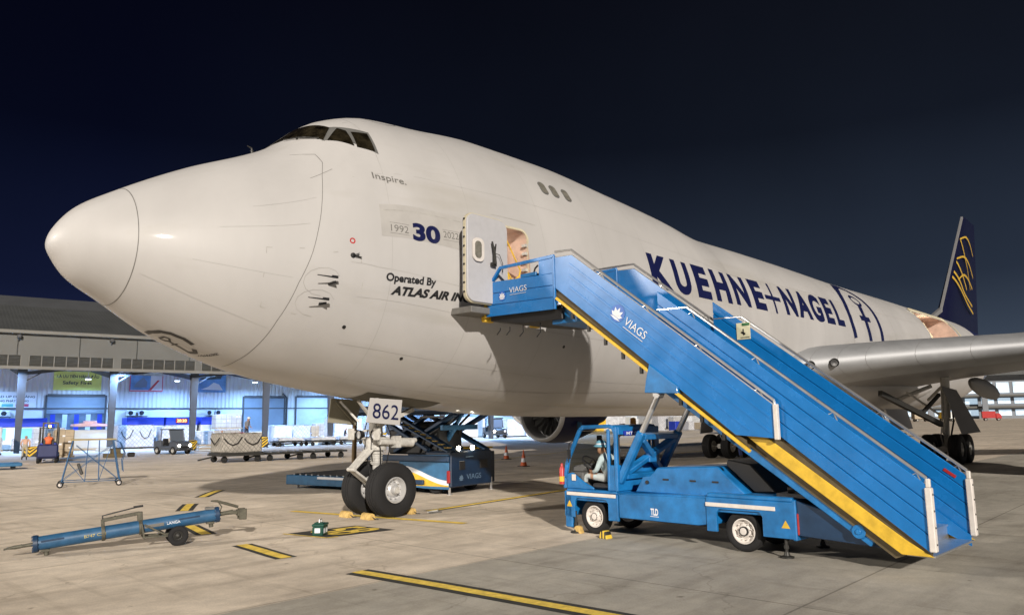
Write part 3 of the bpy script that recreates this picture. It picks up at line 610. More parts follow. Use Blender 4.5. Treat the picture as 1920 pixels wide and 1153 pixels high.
mb = MB(); mb.tube([(8.0, -3.56, 6.1), (8.03, -3.6, 5.85), (8.06, -3.58, 5.6)], [.02, .03, .045], 8); mb.tube([(8.12, -3.56, 6.06), (8.04, -3.6, 5.8)], .018, 6); mb.tube([(8.05, -3.56, 5.85), (8.22, -3.57, 5.83), (8.33, -3.56, 5.65), (8.34, -3.55, 5.45)], .008, 6); mb.box(7.98, 8.12, -3.58, -3.52, 5.55, 5.63); air(mb, 'door_handle', [M['darksteel']], parent=door)
for a, b, w1, h1 in (((8.5, -3.38, 5.3), (8.72, -2.95, 5.25), .10, .16), ((8.5, -3.38, 6.2), (8.72, -2.95, 6.15), .08, .12)):
    mb = MB(); mb.bar(a, b, w1, h1); air(mb, 'door_hinge_arm', [M['seam']])
mb = MB(); mb.box(7.5, 8.7, -3.40, -2.75, 4.50, 4.64); air(mb, 'door_sill_flap', [M['seam']], bev=.01)
mb = MB(); pr = rrect(8.60, 9.80, 4.60, 6.76, .21)
for (a, b), (c, d) in zip(pr, pr[1:]+pr[:1]): mb.bar(SZ(a, b, .0), SZ(c, d, .0), .05, .03, up=(0, 1, 0))
air(mb, 'door_frame', [M['cream']])
for k in range(8):
    z = 4.95+k*.2; mb = MB(); mb.box(9.70, 9.775, -3.02, -2.9, z, z+.07); air(mb, 'door_stop', [M['geargrey']])
for P_ in ([(9.02, -2.9, 6.66), (9.2, -2.95, 6.3), (9.55, -2.98, 5.75), (9.5, -2.99, 5.6), (9.2, -2.98, 5.38), (9.0, -2.97, 5.2)], [(8.95, -2.95, 6.1), (9.05, -2.97, 5.7), (9.2, -2.98, 5.38), (9.25, -2.98, 5.1)], [(9.3, -2.98, 5.42), (9.0, -2.98, 5.75)]):
    mb = MB(); mb.tube(P_, .020, 6); air(mb, 'door_strap', [M['yellow']])
mb = MB(); nx_, nz_2 = 14, 24; rn_ = random.Random(4); cr_ = [rn_.uniform(-.05, .05) for _ in range(nz_2+1)]
vs_ = [(8.64+1.12*i/nx_, -2.30+.06*math.sin(i*.9+j*.5)+cr_[j]*(.6+.4*math.sin(i*.7)), 4.66+2.04*j/nz_2) for i in range(nx_+1) for j in range(nz_2+1)]
mb.add(vs_, [(i*(nz_2+1)+j, (i+1)*(nz_2+1)+j, (i+1)*(nz_2+1)+j+1, i*(nz_2+1)+j+1) for i in range(nx_) for j in range(nz_2)]); air(mb, 'cargo_cover', [mat('pink_cover', (.60, .40, .33), .6, var=.3, vs=3)], smooth=60)
for z_ in (6.25, 5.95, 5.45):
    mb = MB(); mb.tube([(8.7, -2.36, z_), (9.1, -2.38, z_-.05), (9.5, -2.37, z_+.03), (9.74, -2.36, z_)], .022, 6); air(mb, 'crease_shade', [M['under']])  # dark tubes imitating the shade in the cover's creases
# side cargo door ring
mb = MB()
for (a, b), (c, d) in zip(*(lambda q: (q, q[1:]+q[:1]))(rrect(44.5, 51.9, 5.3, 8.36, .25))): mb.bar(SZ(a, b, .02), SZ(c, d, .02), .16, .06, up=(0, 1, 0))
for x in (46.9, 49.5): mb.bar((x, -1.4, 8.0), (x, -2.6, 5.6), .2, .1, up=(1, 0, 0))
air(mb, 'cargo_door_frame', [M['cream']])
mb = MB(); strip(mb, [(52.4, a) for a in range(-10, 62, 6)], .38, .02); air(mb, 'frame_doubler', [M['cream']], smooth=0, recalc=False)
# wings
def airfoil(n=14, th=.12):
    up_ = []; lo = []
    for i in range(n+1):
        x = (1-math.cos(math.pi*i/n))/2; y = 5*th*(.2969*math.sqrt(x)-.126*x-.3516*x*x+.2843*x**3-.1036*x**4); cm = .02*(1-(2*x-1)**2); up_.append((x, cm+y)); lo.append((x, cm-y*.9))
    return up_[::-1]+lo[1:]
def loft(mb, secs, m=0, caps=True):
    """secs: list of lists of points"""
    n = len(secs[0]); b = len(mb.v)
    for s1 in secs: mb.v += [tuple(p) for p in s1]
    for i in range(len(secs)-1):
        for j in range(n): mb.f.append((b+i*n+j, b+i*n+(j+1) % n, b+(i+1)*n+(j+1) % n, b+(i+1)*n+j)); mb.m.append(m)
    if caps: mb.f += [tuple(b+j for j in range(n)), tuple(b+(len(secs)-1)*n+j for j in range(n))]; mb.m += [m, m]
    return mb
for sg in (-1, 1):
    mb = MB(); secs = []
    for y, xl, zl, ch, th, tw in ((2.2, 23.9, 3.95, 15.2, .128, 2), (5.5, 26.3, 4.32, 13.2, .118, 1.6), (11.7, 31.6, 4.85, 10.2, .10, .6), (20, 38.3, 5.7, 7.6, .105, -1), (30.5, 46.8, 7.1, 4.2, .1, -2), (33.2, 50.2, 7.5, 2.4, .09, -2)):
        a = R(tw); secs.append([Vector((xl+ch*(px*math.cos(a)+pz*math.sin(a)), sg*y, zl+ch*(pz*math.cos(a)-px*math.sin(a)))) for px, pz in airfoil(14, th)])
    loft(mb, secs)
    wg = air(mb, 'wing', [M['wing']])
    mb = MB()
    # bright leading-edge flap skin, slightly proud of the wing
    def le(y0):
        for q in range(len(secs)-1):
            pass
    af = airfoil(14, 1); nle = len(af)//2
    st = []
    for s1 in secs[:-1]:
        k = s1[nle-4:nle+5]; cen = s1[nle]+Vector((1.6, 0, 0)); st.append([p+(p-cen).normalized()*.012 for p in k])
    b0 = len(mb.v); n1 = len(st[0])
    for s1 in st: mb.v += [tuple(p) for p in s1]
    for i in range(len(st)-1):
        for j in range(n1-1): mb.f.append((i*n1+j, i*n1+j+1, (i+1)*n1+j+1, (i+1)*n1+j)); mb.m.append(0)
    air(mb, 'leading_edge', [M['wingle']], parent=wg, smooth=60)
    for yy, xx, zz in ((3.75, 24.93, 4.10), (4.45, 25.45, 4.18)):
        mb = MB(); nrm = Vector((-.8, sg*.6, 0)).normalized(); c = Vector((xx, sg*yy, zz))-nrm*.02; mb.lathe([(-.12, .0), (-.12, .15), (.035, .17), (.045, .145), (.0, .13), (-.02, 0)], c, nrm, 20)
        lo_ = air(mb, 'landing_light', [M['black']], parent=wg); 
    mb = MB()
    for fr in (.25, .45, .62, .8):
        for q in range(0, 4):
            a1, a2 = secs[q], secs[q+1]
            for s1 in (nle-3, nle+3):
                pass
    for q in range(4):
        for fr in (.2, .45, .7, .95):
            P_ = [secs[q][k]+(secs[q+1][k]-secs[q][k])*fr for k in range(nle-5, nle+6)]
            for p1, p2 in zip(P_[:-1], P_[1:]):
                cen = secs[q][nle]+(secs[q+1][nle]-secs[q][nle])*fr+Vector((1.6, 0, 0)); o1 = (p1-cen).normalized()*.016; o2 = (p2-cen).normalized()*.016; wv_ = Vector((.006, sg*.012, 0))
                mb.add([p1+o1-wv_*.6, p1+o1+wv_*.6, p2+o2+wv_*.6, p2+o2-wv_*.6], [(0, 1, 2, 3)])
            air(mb, 'slat_joint', [M['wing']], parent=wg, smooth=0, recalc=False); mb = MB()
    # flap track fairings
    for yy, xx, zz, ln in ((6.6, 36.3, 3.7, 5.2), (15, 39.6, 4.6, 4.2), (22, 43.6, 5.3, 3.4)):
        mb = MB(); mb.lathe([(ln*t_, .40*math.sqrt(max(0, 1-(2*t_-1)**2))) for t_ in [i/14 for i in range(15)]], (xx, sg*yy, zz), (1, 0, -.12), 14); air(mb, 'flap_fairing', [M['wing']], parent=wg)
# wing-to-body fairing
mb = MB(); secs = []
for i in range(25):
    t_ = i/24; x = 20.5+24.5*t_; k = math.sin(math.pi*min(1, max(0, t_)))**.5 if 0 < t_ < 1 else .02
    secs.append([Vector((x, (2.6+1.15*k)*math.cos(a_), 3.62+(1.55*k+.05)*math.sin(a_))) for a_ in [2*math.pi*j/40 for j in range(40)]])
loft(mb, secs); air(mb, 'belly_fairing', [M['white']], smooth=50)
# fin and tailplanes
def surf(mb, secs_, thd):
    ss = []
    for (o_, ch, th) in secs_: ss.append([Vector(o_)+Vector((px*ch, 0, 0))+Vector(thd)*pz*ch for px, pz in airfoil(10, th)])
    return loft(mb, ss)
mb = MB(); surf(mb, [((58.6, 0, 8.3), 13.2, .10), ((60.6, 0, 10.2), 11.8, .10), ((70.6, 0, 19.3), 4.4, .09)], (0, 1, 0)); fin = air(mb, 'tail_fin', [mat('fin_navy', (.0035, .0045, .026), .4, var=.1, coat=.1)])
mb = MB(); mb.bar((56.4, 0, 8.85), (60.5, 0, 10.1), .22, .3); mb.bar((60.45, 0, 10.05), (70.55, 0, 19.25), .16, .16); air(mb, 'fin_leading_edge', [M['wing']], parent=fin)
mb = MB()   # gold arcs on the port face of the fin
def finp(u, z, off=.02):
    xl = 60.6+(z-10.2)*1.099; ch = 11.8-(z-10.2)*.813; x = xl+ch*u; th = 5*.097*(.2969*math.sqrt(u)-.126*u-.3516*u*u+.2843*u**3-.1036*u**4)*ch*.9; return Vector((x, -th-off, z))
for arc in (([(.04, 16.9), (.25, 17.3), (.5, 16.9), (.75, 16.0)]), ([(.06, 16.8), (.25, 15.6), (.45, 14.2), (.6, 12.6)]), ([(.05, 14.9), (.25, 15.3), (.5, 14.9), (.75, 13.9)]), ([(.05, 14.6), (.25, 13.6), (.45, 12.4)]), ([(.04, 13.6), (.2, 12.9), (.4, 11.9), (.7, 11.2)]), ([(.16, 13.0), (.3, 13.6), (.5, 13.4), (.7, 12.8)]), ([(.03, 13.1), (.25, 12.2), (.5, 11.2), (.75, 10.6)])):
    P = []; A_ = [arc[0]]+list(arc)+[arc[-1]]
    for i in range(1, len(A_)-2):
        for k in range(8):
            t_ = k/8; P.append([.5*(2*A_[i][q]+(A_[i+1][q]-A_[i-1][q])*t_+(2*A_[i-1][q]-5*A_[i][q]+4*A_[i+1][q]-A_[i+2][q])*t_*t_+(3*A_[i][q]-A_[i-1][q]-3*A_[i+1][q]+A_[i+2][q])*t_**3) for q in (0, 1)])
    P.append(arc[-1]); vs = []
    for u, z in P: vs += [finp(u, z+.10), finp(u, z-.10)]
    mb.add(vs, [(2*i, 2*i+1, 2*i+3, 2*i+2) for i in range(len(P)-1)])
air(mb, 'fin_emblem', [mat('gold_arcs', (.50, .32, .04), .5)], parent=fin, smooth=0, recalc=False)
for sg in (-1, 1):
    mb = MB(); surf(mb, [((62, sg*.6, 7.6), 9, .1), ((71, sg*11, 8.9), 2.8, .09)], (0, 0, 1)); air(mb, 'tailplane', [M['wing']])
# engines
def engine(x, y, z):
    e_ = MB()
    e_.lathe([(.16, 1.36), (.04, 1.40), (0, 1.455), (.04, 1.51), (.22, 1.585)], (x, y, z), (1, 0, 0), 48, 1)
    e_.lathe([(.16, 1.36), (.5, 1.33), (1.05, 1.37), (1.06, .02)], (x, y, z), (1, 0, 0), 48, 2)
    e_.lathe([(.22, 1.585), (.9, 1.66), (1.7, 1.67), (2.7, 1.55), (3.7, 1.32), (3.72, .98), (4.3, .88), (5.3, .62), (5.32, .05)], (x, y, z), (1, 0, 0), 48, 0)
    en = air(e_, 'engine', [M['navy'], M['alu'], M['wing']])
    f_ = MB()
    for k in range(18):
        a = 2*math.pi*k/18; P = []
        for r_, tw in ((.3, .12), (.75, .16), (1.30, .20)):
            for s1 in (-1, 1):
                an = a+s1*tw*.8+.18*(r_-.3); P.append((x+.85+.12*s1, y+r_*math.cos(an), z+r_*math.sin(an)))
        f_.add(P, [(0, 1, 3, 2), (2, 3, 5, 4)])
    air(f_, 'fan_blades', [M['darksteel']], parent=en, smooth=0)
    f_ = MB(); f_.lathe([(.45, 0), (.5, .06), (.7, .2), (.86, .31), (1.0, .32)], (x, y, z), (1, 0, 0), 24); air(f_, 'spinner', [M['black']], parent=en)
    sgy = 1 if y > 0 else -1
    f_ = MB(); f_.prism([(x+1.2, y-.18, z+1.5), (x+2.6, y-.18, z+2.45), (x+7.5, y-.18, z+2.4), (x+5.6, y-.18, z+.7), (x+3.2, y-.18, z+1.2)], (0, .36, 0)); air(f_, 'pylon', [M['wing']], parent=en, bev=.04)
    f_ = MB(); f_.box(x+1.1, x+1.4, y-sgy*1.69-.03, y-sgy*1.69+.03, z-1.05, z-.55); air(f_, 'nacelle_tag', [M['midblue']], parent=en)
engine(27.1, 11.7, 2.62); engine(27.3, -12.0, 2.62); engine(36.2, 21, 3.4)
# wheels
def wheel(parent, c, r, wd, rimr, ax=(0, 1, 0), rim=None, name='tyre', sub=True):
    """tyre with grooves, rim with hub as its child"""
    h = wd/2; ax = Vector(ax).normalized(); mb = MB()
    p = [(-h*.62, rimr*.98), (-h*.9, rimr*1.12), (-h, rimr*1.35), (-h*.98, r*.86), (-h*.82, r*.955), (-h*.62, r*.985)]
    gr = [(-h*.42, r*.995), (-h*.40, r*.975), (-h*.34, r*.975), (-h*.32, r), (-h*.06, r), (-h*.04, r*.978), (h*.04, r*.978), (h*.06, r), (h*.32, r), (h*.34, r*.975), (h*.40, r*.975), (h*.42, r*.995)]
    p = p+gr+[(a*-1, b) for a, b in p[::-1]]
    mb.lathe(p, c, ax, 44); ty = mb.build(name, [M['rubber']], parent)
    for sd_ in ((-1, 1) if sub else (-1,)):
        rb = MB(); A = ax*sd_
        rb.lathe([(h*.62, rimr*1.0), (h*.80, rimr*1.0), (h*.82, rimr*.93), (h*.6, rimr*.86), (h*.28, rimr*.80), (h*.22, rimr*.62), (h*.40, rimr*.50), (h*.50, rimr*.42), (h*.52, rimr*.36), (h*.85, rimr*.33), (h*.95, rimr*.26), (h*.97, 0)], c, A, 32)
        a1 = ax.orthogonal().normalized(); b1 = ax.cross(a1)
        for k in range(9):
            t_ = 2*math.pi*k/9; q = Vector(c)+A*h*.36+(a1*math.cos(t_)+b1*math.sin(t_))*rimr*.66; rb.cyl(q-A*.03, q+A*.035, rimr*.055, 6)
        rb.build('rim', [rim or M['geargrey']], ty)
    return ty
# nose gear
NG = bpy.data.objects.new('nose_gear', None); COL.objects.link(NG); NG.parent = AIR; NG.location = (0, 0, 0)
g_ = M['geargrey']
for y in (-.47, .47): wheel(NG, (7.68, y, .62), .632, .48, .30, rim=M['alu'])
def ng(mb, name, m, bev=0.): return mb.build(name, m, NG, bev)
mb = MB(); mb.cyl((7.68, 0, .62), (7.60, 0, 1.25), .10, 16); mb.cyl((7.605, 0, 1.2), (7.60, 0, 1.5), .135, 16)
for k in range(5): mb.lathe([(-.012, .13), (-.012, .15), (.012, .15), (.012, .13)], (7.6, 0, 1.24+k*.055), (0, 0, 1), 18)
mb.cyl((7.60, 0, 1.45), (7.55, 0, 2.45), .165, 18); ng(mb, 'strut', [M['geargrey']])
mb = MB(); mb.cyl((7.68, -.72, .62), (7.68, .72, .62), .075, 14); ng(mb, 'axle', [M['geargrey']])
mb = MB()
for y in (-.11, .11): mb.bar((7.46, y, 1.62), (6.90, y*.55, 1.12), .05, .15, up=(0, 1, 0)); mb.bar((6.90, y*.55, 1.10), (7.52, y, .66), .05, .12, up=(0, 1, 0))
mb.bar((7.42, 0, 1.58), (6.95, 0, 1.17), .20, .035, up=(.7, 0, -.7)); mb.cyl((6.89, -.14, 1.11), (6.89, .14, 1.11), .05, 10); mb.cyl((7.48, -.2, 1.60), (7.48, .2, 1.60), .06, 10); ng(mb, 'torque_link', [M['geargrey']], .008)
mb = MB(); mb.lathe([(-.15, .2), (-.15, .24), (.0, .26), (.15, .24), (.15, .2)], (7.59, 0, 1.68), (0, 0, 1), 20)
for y in (-1, 1):
    mb.cyl((7.45, y*.30, 1.73), (8.30, y*.30, 1.70), .075, 12); mb.cyl((8.0, y*.30, 1.71), (8.45, y*.30, 1.69), .11, 14); mb.cyl((7.35, y*.28, 1.82), (7.95, y*.26, 1.80), .03, 8); mb.box(7.88, 8.02, y*.30-.12, y*.30+.12, 1.58, 1.86)
    mb.cyl((8.45, y*.26, 1.74), (8.60, y*.25, 1.74), .06, 10)
ng(mb, 'steering_actuator', [M['geargrey']], .006)
mb = MB(); mb.bar((7.62, 0, 2.1), (8.7, 0, 2.5), .14, .1); ng(mb, 'drag_brace', [M['geargrey']], .006)
mb = MB()
for y in (-.22, .22):
    mb.tube([(7.50, y, 2.3), (7.42, y*1.2, 1.95), (7.5, y*1.3, 1.55), (7.56, y, 1.0), (7.62, y*.8, .75)], .016, 6); mb.tube([(7.7, y, 2.2), (7.78, y*1.4, 1.9), (7.72, y*1.5, 1.5), (7.7, y, 1.1)], .013, 6); mb.tube([(7.4, y*.4, 2.0), (7.34, y*.6, 1.6), (7.4, y*.5, 1.3)], .011, 6)
ng(mb, 'hydraulic_hose', [M['black']])
for y in (-.30, .30):
    mb = MB(); mb.lathe([(.10, 0), (.10, .09), (-.0, .115), (-.03, .12), (-.03, .10), (.01, .09)], (7.30, y, 1.90), (1, 0, 0), 20, 0); mb.lathe([(.012, .0), (.0, .09)], (7.29, y, 1.90), (1, 0, 0), 20, 1); ng(mb, 'taxi_light', [M['black'], M['steel']])
mb = MB(); mb.box(7.20, 7.24, -.62, -.40, 1.78, 2.05); mb.box(7.20, 7.24, .40, .62, 1.78, 2.05); mb.bar((7.24, -.6, 1.95), (7.5, -.1, 2.0), .05); mb.bar((7.24, .6, 1.95), (7.5, .1, 2.0), .05); ng(mb, 'light_bracket', [M['geargrey']], .004)
mb = MB(); mb.prism([(6.80, -.82, 2.74), (7.72, -.82, 2.70), (7.62, -.86, 2.11), (6.66, -.86, 2.19)], (0, .035, 0)); nd = ng(mb, 'nose_gear_door', [M['white']], .006); nd['label'] = 'white door lettered 862'
mb = MB(); txt_on(mb, '862', (6.82, -.868, 2.285), (.74, 0, -.055), (.04, .025, .34), 0); mb.build('number_lettering', [M['navy']], nd, smooth=0, recalc=False)
mb = MB(); mb.prism([(6.85, .82, 2.78), (7.75, .82, 2.74), (7.60, .86, 2.12), (6.80, .86, 2.2)], (0, .04, 0)); mb.bar((6.95, .8, 2.7), (7.5, .82, 2.2), .05, .04); ng(mb, 'nose_gear_door', [mat('door_inside', (.25, .235, .18), .6)], .006)
for a, b, w1 in (((7.0, -.78, 2.72), (7.28, -.5, 2.12), .07), ((6.9, -.2, 2.7), (7.4, -.1, 2.25), .06), ((6.95, .6, 2.7), (7.3, .3, 2.2), .05)):
    mb = MB(); mb.bar(a, b, w1); ng(mb, 'door_rod', [M['geargrey']])
mb = MB(); skin_patch(mb, 6.75, 8.9, -106, -74, .005); ng(mb, 'gear_bay', [mat('bay_grey', (.10, .095, .075), .7)])
# main gears
def bogie(name, cx, cy, top, tilt=0., door=False):
    G_ = bpy.data.objects.new(name, None); COL.objects.link(G_); G_.parent = AIR
    for dx in (-.735, .735):
        for dy in (-.56, .56): wheel(G_, (cx+dx, cy+dy, .65), .66, .50, .30, rim=M['geargrey'])
    mb = MB(); mb.bar((cx-.8, cy, .65), (cx+.8, cy, .65), .22, .24)
    for dx in (-.735, .735): mb.cyl((cx+dx, cy-.6, .65), (cx+dx, cy+.6, .65), .08, 10)
    mb.build('truck_beam', [M['geargrey']], G_, .01)
    t_ = Vector(top); b_ = Vector((cx, cy, .7)); md = b_+(t_-b_)*.42; mb = MB(); mb.cyl(b_, md, .12, 14); mb.cyl(md, t_, .19, 16); mb.build('strut', [M['geargrey']], G_)
    mb = MB(); a_ = b_+(t_-b_)*.12; mb.bar(a_, a_+Vector((-.5, 0, .35)), .1, .1); mb.bar(a_+Vector((-.5, 0, .35)), md, .1, .1); mb.tube([b_+Vector((-.2, .1, .1)), b_+Vector((-.35, .14, .5)), md+Vector((-.2, .1, 0)), t_+Vector((-.2, .05, 0))], .025, 6); mb.build('torque_link', [M['geargrey']], G_)
    return G_
PG = bogie('wing_gear', 35.75, -5.5, (35.4, -5.75, 3.9))
mb = MB(); mb.bar((34.9, -5.55, 1.75), (29.9, -4.6, 3.1), .17, .22); mb.bar((33.2, -5.2, 2.2), (35.2, -5.5, 3.1), .12, .14); mb.build('drag_brace', [M['darksteel']], PG)
mb = MB(); mb.prism([(34.9, -5.72, 3.47), (35.7, -6.12, 3.3), (35.7, -6.92, 1.40), (34.9, -6.36, 1.31)], (.03, .05, 0)); mb.build('gear_door', [M['wing']], PG, .01)
SG = bogie('wing_gear', 35.75, 5.5, (35.4, 5.75, 3.9))
mb = MB(); mb.prism([(35.0, 6.35, 3.5), (36.3, 6.35, 3.4), (36.6, 6.75, 1.38), (35.2, 6.75, 1.32)], (0, .06, 0)); mb.build('gear_door', [M['wing']], SG, .01)
bogie('body_gear', 38.8, -1.92, (38.8, -1.7, 2.9)); bogie('body_gear', 38.8, 1.92, (38.8, 1.7, 2.9))
for cx, cy in ((37.6, -2.9), (37.6, 2.9)):
    mb = MB(); mb.prism([(cx-1.6, cy, 2.5), (cx+1.8, cy, 2.5), (cx+1.7, cy-.25*(1 if cy < 0 else -1), 1.5), (cx-1.4, cy-.25*(1 if cy < 0 else -1), 1.45)], (0, .05, 0)); air(mb, 'body_gear_door', [M['white']], bev=.01)
for a, b, r_ in (((33.6, -4.6, 3.2), (34.9, -5.5, 2.2), .05), ((35.2, -5.2, 3.5), (34.2, -4.0, 2.9), .09), ((35.9, -5.6, 3.6), (36.9, -4.6, 2.9), .07)):
    mb = MB(); mb.cyl(a, b, r_, 10); mb.build('gear_actuator', [M['geargrey']], PG)
mb = MB(); mb.tube([(35.5, -5.85, 3.4), (35.3, -5.95, 2.6), (35.6, -5.9, 1.9), (35.4, -5.8, 1.3), (35.7, -5.8, .85)], .04, 8); mb.build('brake_hose', [M['black']], PG)
mb = MB(); mb.box(25, 27.2, -.75, -.05, 2.0, 2.28); mb.tube([(26, -.4, 2.3), (26, -.4, 1.9), (25.8, -.4, 1.8)], .06, 8); air(mb, 'belly_access_door', [M['white2']])
for p_, e_, c_ in (((9.15, -2.35, 6.45), 9, (1, .86, .70)), ((48.2, -1.9, 7.6), 45, (1, .86, .66))):      # lit lamps inside the two open doorways
    l = bpy.data.lights.new('doorway_lamp', 'POINT'); l.energy = e_; l.color = c_; l.shadow_soft_size = .08; q = bpy.data.objects.new('doorway_lamp', l); COL.objects.link(q); q.location = p_
mb = MB(); mb.lathe([(0, 0), (0, .06), (.04, .055), (.06, 0)], (8.72, -2.96, 5.12), (-.4, -1, 0), 12); air(mb, 'doorway_light', [M['head']])
# ------------------------------------------------------------------ passenger stairs on a truck (local: x aft of aircraft, y towards it, z up)
ST = thing('stairs_truck', 'bright blue passenger stairs truck with its platform raised to the open cabin door', 'stairs truck', (7.87, -11.9, 0), R(-2))
def st(mb, name, m, bev=0., parent=None, smooth=35, label=None, recalc=True):
    o = mb.build(name, m, parent or ST, bev, smooth, recalc)
    if label: o['label'] = label
    return o
yz = lambda x, P: [(x, a, b) for a, b in P]
def planks(s0, th, edge0, edge1, n, gap, name, parent=None, mats=None):
    """side panel of folded sheet: n lengthwise planks between two (y,z) polylines of two points, plus its backing"""
    mb = MB(); (a0, a1), (b0, b1) = edge0, edge1
    L_ = lambda p, q, t: (p[0]+(q[0]-p[0])*t, p[1]+(q[1]-p[1])*t)
    for k in range(n):
        t0 = k/n+(gap if k else 0); t1 = (k+1)/n-(gap if k < n-1 else 0)
        mb.prism(yz(s0, [L_(a0, b0, t0), L_(a1, b1, t0), L_(a1, b1, t1), L_(a0, b0, t1)]), (th, 0, 0))
    mb.prism(yz(s0+th*.5, [L_(a0, b0, .01), L_(a1, b1, .01), L_(a1, b1, .99), L_(a0, b0, .99)]), (th*.35, 0, 0))
    return st(mb, name, mats or [M['blue']], .006, parent)
def rail(pts, r=.024, name='handrail', m='steel'):
    mb = MB(); mb.tube(pts, r, 8); return st(mb, name, [M[m]])
WN, WF = -.03, 1.95
# lower flight side panels
for s0, off in ((0, 0), (1.93, 0)):
    p_ = planks(s0, .045, ((0, .33), (4.2, 3.53)), ((0, 1.25), (4.2, 4.46)), 4, .008, 'lower_side_panel')
    fl = rail([(s0+.02, 0, 1.25), (s0+.02, -.01, 1.33), (s0+.02, 3.60, 4.10), (s0+.02, 4.22, 4.12)])
    for yy, zz in ((.10, 1.33), (1.18, 2.18), (2.36, 3.08), (3.5, 3.95)):
        mb = MB(); mb.tube([(s0+.02, yy-.05, zz-.09), (s0+.02, yy, zz+.06), (s0+.02, yy+.09, zz+.02)], .012, 6); st(mb, 'rail_bracket', [M['steel']])
    mb = MB(); mb.box(s0-.035, s0+.075, -.075, .012, .35, 1.20); mb.box(s0-.01, s0+.05, -.06, 0, 1.2, 1.32)
    ep = st(mb, 'end_post', [M['postwhite']], .012)
    for k in range(4):
        mb = MB(); mb.lathe([(0, .016), (.008, .012), (.012, 0)], (s0+.02, -.075, .45+k*.22), (0, -1, 0), 8); st(mb, 'bolt', [M['darksteel']], parent=ep)
mb = MB(); mb.bar((.06, -.02, 1.05), (.22, .2, .98), .02, .08); mb.box(.04, .10, -.05, .02, .9, .98); st(mb, 'stop_flap', [M['midblue']], .004)
# yellow stringers
for s0, s1 in ((.03, .10), (1.985, 2.04)):
    mb = MB(); mb.prism(yz(s0, [(4.4, 3.50), (2.17, 1.79), (0.30, .46), (-.02, .275), (.39, .275), (2.25, 1.60), (4.45, 3.30)]), (s1-s0, 0, 0)); st(mb, 'lower_stringer', [M['yellow']], .006)
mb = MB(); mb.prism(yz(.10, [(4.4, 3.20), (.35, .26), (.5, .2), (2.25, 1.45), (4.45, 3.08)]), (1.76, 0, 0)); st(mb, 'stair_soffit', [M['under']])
for s0 in (.046, 1.88):  # added filler plates; the near one is dark, imitating shade below the panel
    mb = MB(); mb.prism(yz(s0, [(4.4, 3.70), (0, .36), (.0, .28 if s0 < 1 else .2), (2.25, 1.66 if s0 < 1 else 1.3), (4.4, 3.36)]), (.03, 0, 0)); st(mb, 'gap_filler', [M['under'] if s0 < 1 else M['blue']])
# treads
mb = MB(); mb.box(.05, 1.93, -.03, .33, .265, .295); st(mb, 'bottom_plate', [M['chrome']], .004)
NS = 15
for k in range(NS):
    y = .32+k*.262; z = .295+.205*(k+1); mb = MB(); mb.box(.05, 1.93, y-.02, y+.262, z-.03, z); mb.box(.05, 1.93, y, y+.015, z-.205, z-.03); st(mb, 'stair_tread', [M['chrome']], .004)
# upper flight
for s0, sg in ((-.10, -1), (2.00, 1)):
    P = [(6.57, 5.46), (6.12, 5.44), (2.06, 2.36), (2.08, 1.85), (2.74, 1.90), (6.57, 4.83)]
    mb = MB(); mb.prism(yz(s0+.012, P), (.026, 0, 0))
    up_ = st(mb, 'upper_side_panel', [M['blue']], .004)
    # lengthwise folds of the sheet
    for t_ in (.27, .52, .76):
        a = (6.55, 4.83+(5.46-4.83)*t_+.05); ya = 6.55; z0 = 4.83; 
        lo = lambda y: 1.90+(y-2.74)*(4.83-1.90)/3.83; hi = lambda y: 2.36+(y-2.06)*(5.44-2.36)/4.06
        y0 = 2.12 if t_ > .5 else 2.5
        A = (s0+.025+sg*.012, y0, lo(y0)+(hi(y0)-lo(y0))*t_); B = (s0+.025+sg*.012, 6.2, lo(6.2)+(hi(6.2)-lo(6.2))*t_)
        mb = MB(); mb.bar(A, B, .014, .05, up=(0, -.6, .8)); st(mb, 'panel_rib', [M['blue']], .004, up_)
    h = rail([(s0+.025, 7.25 if sg > 0 else 6.57, 5.58), (s0+.025, 6.14, 5.55), (s0+.025, 2.06, 2.44), (s0+.025, 2.05, 2.36)])
    mb = MB(); mb.tube([(s0+.025, 6.57, 5.46), (s0+.025, 6.12, 5.44), (s0+.025, 2.06, 2.365)], .013, 6); st(mb, 'panel_edge', [M['steel']])
    for yy in (2.3, 3.35, 4.4, 5.4): zz = hi(yy)+.06; mb = MB(); mb.tube([(s0+.025, yy-.06, zz-.10), (s0+.025, yy, zz+.03), (s0+.025, yy+.07, zz)], .011, 6); st(mb, 'rail_bracket', [M['steel']])
    mb = MB(); mb.box(s0-.02, s0+.06, 2.0, 2.07, 1.83, 2.38); st(mb, 'end_post', [M['postwhite']], .008)
    mb = MB(); mb.bar((s0+.005 if sg < 0 else s0+.04, 6.55, 4.62), (s0+.005 if sg < 0 else s0+.04, 2.5, 1.64), .05, .05, up=(0, -.6, .8)); st(mb, 'bottom_rail', [M['yellow']], .006)
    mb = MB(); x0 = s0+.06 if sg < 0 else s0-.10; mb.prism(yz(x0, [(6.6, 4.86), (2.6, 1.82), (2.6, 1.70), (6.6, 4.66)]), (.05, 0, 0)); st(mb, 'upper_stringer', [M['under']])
    for k in range(9):
        y = 3.0+k*.4; mb = MB(); mb.box(x0+.02, x0+.06, y-.03, y+.03, 1.82+(y-2.6)*.735-.30, 1.82+(y-2.6)*.735-.17); st(mb, 'rail_lug', [M['darksteel']])
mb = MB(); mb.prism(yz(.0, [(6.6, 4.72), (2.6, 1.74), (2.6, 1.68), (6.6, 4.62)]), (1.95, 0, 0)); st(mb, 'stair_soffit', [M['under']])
for k in range(13):
    y = 3.2+k*.262; z = 2.30+k*.205; mb = MB(); mb.box(.0, 1.95, y, y+.28, z-.03, z); st(mb, 'stair_tread', [M['chrome']])
